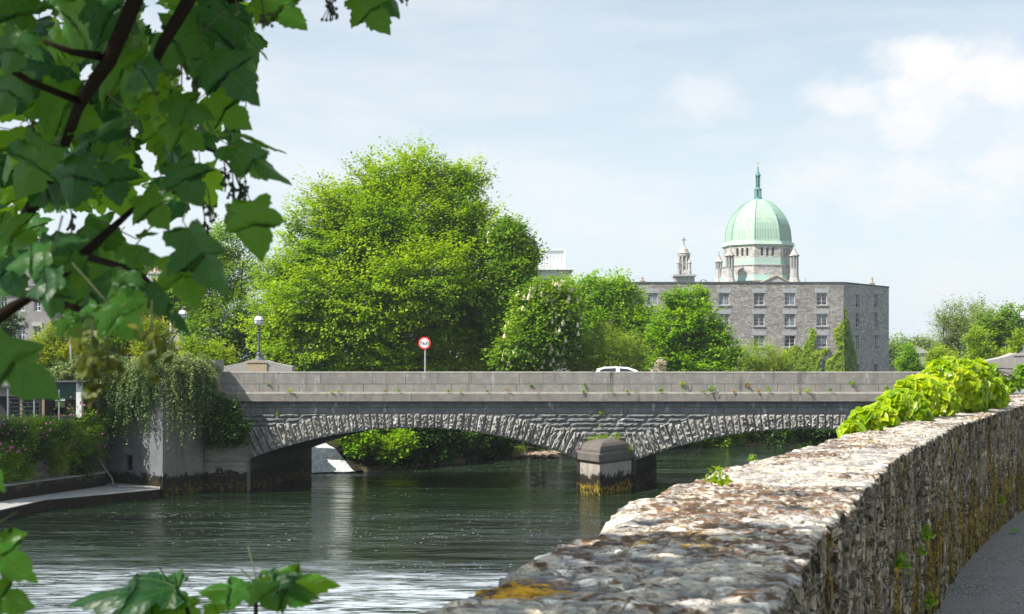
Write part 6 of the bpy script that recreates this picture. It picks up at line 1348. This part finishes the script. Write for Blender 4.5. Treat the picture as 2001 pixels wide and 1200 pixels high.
# hanging seed clusters
M_seed = leafmat('sycamore_keys', (.05, .075, .010), (.09, .115, .012), (.16, .16, .02), .3); M_bud = plain('sycamore_buds', (.03, .03, .015), .8)
def seeds(px, py, Ln, D, n, sd_, mat, s=.02):
    rng = np.random.default_rng(sd_); t_ = rng.random(n); C = np.array([P(px, py+a*Ln, D) for a in t_])+rng.normal(size=(n, 3))*np.array([.010, .010, .006])*(1.2-t_)[:, None]*1.4
    V, Fq = leaves(C, unit(rng.normal(size=(n, 3))), unit(rng.normal(size=(n, 3))+np.array([0, 0, -1.])), s*rng.uniform(.6, 1.3, n), .45)
    o = obj_np('seed_cluster', V, Fq, mat, syc, face_attr=rng.random(n)); m = MB(); m.tube([P(px, py-25, D), P(px, py+Ln*.5, D), P(px+2, py+Ln, D)], [.0018, .0014, .0008], 4); obj('stalk', m, M_stalk, o)
seeds(180, 650, 135, 1.6, 60, 1, M_seed, .019); seeds(296, 610, 140, 1.65, 60, 2, M_seed, .018); seeds(210, 680, 60, 1.7, 40, 3, M_seed, .02)
for i, (px, py, ln) in enumerate(((455, 345, 50), (470, 360, 40), (440, 330, 45), (480, 355, 55), (355, 110, 65), (385, 130, 60), (645, 0, 40), (515, 25, 28), (400, 425, 40), (410, 395, 40), (250, 235, 50), (62, 215, 40), (795, -20, 32), (650, 8, 32), (140, 420, 35))):
    rng = np.random.default_rng(300+i); m = MB()
    for k in range(12):
        q = P(px+rng.normal()*7, py+ln*rng.random(), 2.35+rng.normal()*.02); m.lathe(q, [(.0005, -.003), (.0028, -.001), (.0026, .0015), (.0005, .0035)], 6); m.tube([P(px, py+ln*.2, 2.35), q], .0009, 3)
    m.tube([P(px-4, py-25, 2.35), P(px, py, 2.35), P(px, py+ln, 2.35)], .0014, 4); obj('seed_cluster', m, M_bud, syc)
# lower sprig in front of the river: leaves of a second, younger sycamore on the bank below
LV, LF, LA, LX_, cnt = [], [], [], [], 0; PET = MB()
KL2 = [(345, 1150, 128, 1158, 2.0, .62, (-.1, -.45, .9), .1), (350, 1150, 205, 1195, 2.0, .8, (-.1, -.7, .7), .25), (340, 1168, 290, 1215, 2.0, .9, (0, -.9, .3), .55), (350, 1170, 395, 1220, 2.02, .7, (0, -.9, .3), .5),
       (490, 1150, 385, 1148, 2.0, .55, (0, -.7, .6), .5), (495, 1150, 430, 1135, 2.02, .5, (0, -.6, .8), .15), (500, 1145, 590, 1122, 2.0, .6, (.1, -.6, .8), .15), (505, 1140, 540, 1195, 1.98, 1., (.1, -.95, .2), .55), (510, 1140, 625, 1165, 2., .55, (0, -.8, .4), .55), (520, 1135, 662, 1138, 2.02, .35, (0, -.7, .5), .65), (515, 1150, 610, 1180, 2.0, .6, (0, -.9, .2), .6),
       (-40, 1060, 72, 1130, 1.7, .8, (.1, -.8, .5), .5), (-40, 1160, 68, 1185, 1.7, .7, (0, -.8, .5), .45), (400, 1190, 450, 1178, 2.05, .6, (0, -.8, .4), .6), (-60, 880, 10, 960, 1.6, .6, (.3, -.8, .3), .45)]
for k_ in KL2: key_leaf(*k_)
sy2 = thing('young_sycamore', 'sycamore sprigs with green leaves at the bottom left over the river', 'tree', (-.75, 1.9, WATER))
obj_np('crown', np.concatenate(LV), np.concatenate(LF), M_syc, sy2, smooth=True, face_attr=np.concatenate(LA), vvec={'blade': np.concatenate(LX_)}); obj('leaf_stalks', PET, M_stalk, sy2)['kind'] = 'stuff'
m = MB(); b0 = np.array([-.85, 1.75, WATER-.2]); m.tube([b0, np.array([-.9, 1.7, -1.5]), np.array([-.85, 1.8, .4]), J(430, 1500, 1.95)], [.035, .028, .018, .01], 7); obj('trunk', m, M_sbark, sy2)
for pts_, rr_ in (([J(430, 1500, 1.95), J(498, 1250, 1.98), J(500, 1195, 2.), J(500, 1145, 2.)], [.008, .004, .0035, .0025]), ([J(430, 1500, 1.95), J(390, 1260, 2.), J(365, 1190, 2.), J(345, 1155, 2.)], [.008, .004, .003, .002]), ([J(430, 1500, 1.95), J(40, 1300, 1.8), J(-60, 1140, 1.7), J(-70, 1000, 1.65), J(-70, 880, 1.6)], [.008, .006, .005, .004, .003])):
    mm = MB(); mm.tube(pts_, rr_, 6); obj('branch', mm, M_sbark, sy2)
# off-frame trees on the left bank that shade the chamber
tree('riverside_tree', 'tall leafy tree just beyond the left edge of the photo', 'tree', 58, [(-460, 480, 140, 120, -2), (-390, 560, 120, 100, 2), (-520, 560, 130, 110, 0), (-340, 440, 110, 100, 1)], -1, -430, .35, 700, 26, .7, .3, ML_green, 400)
print('faces', sum(len(o.data.polygons) for o in COL.objects if o.type == 'MESH'))
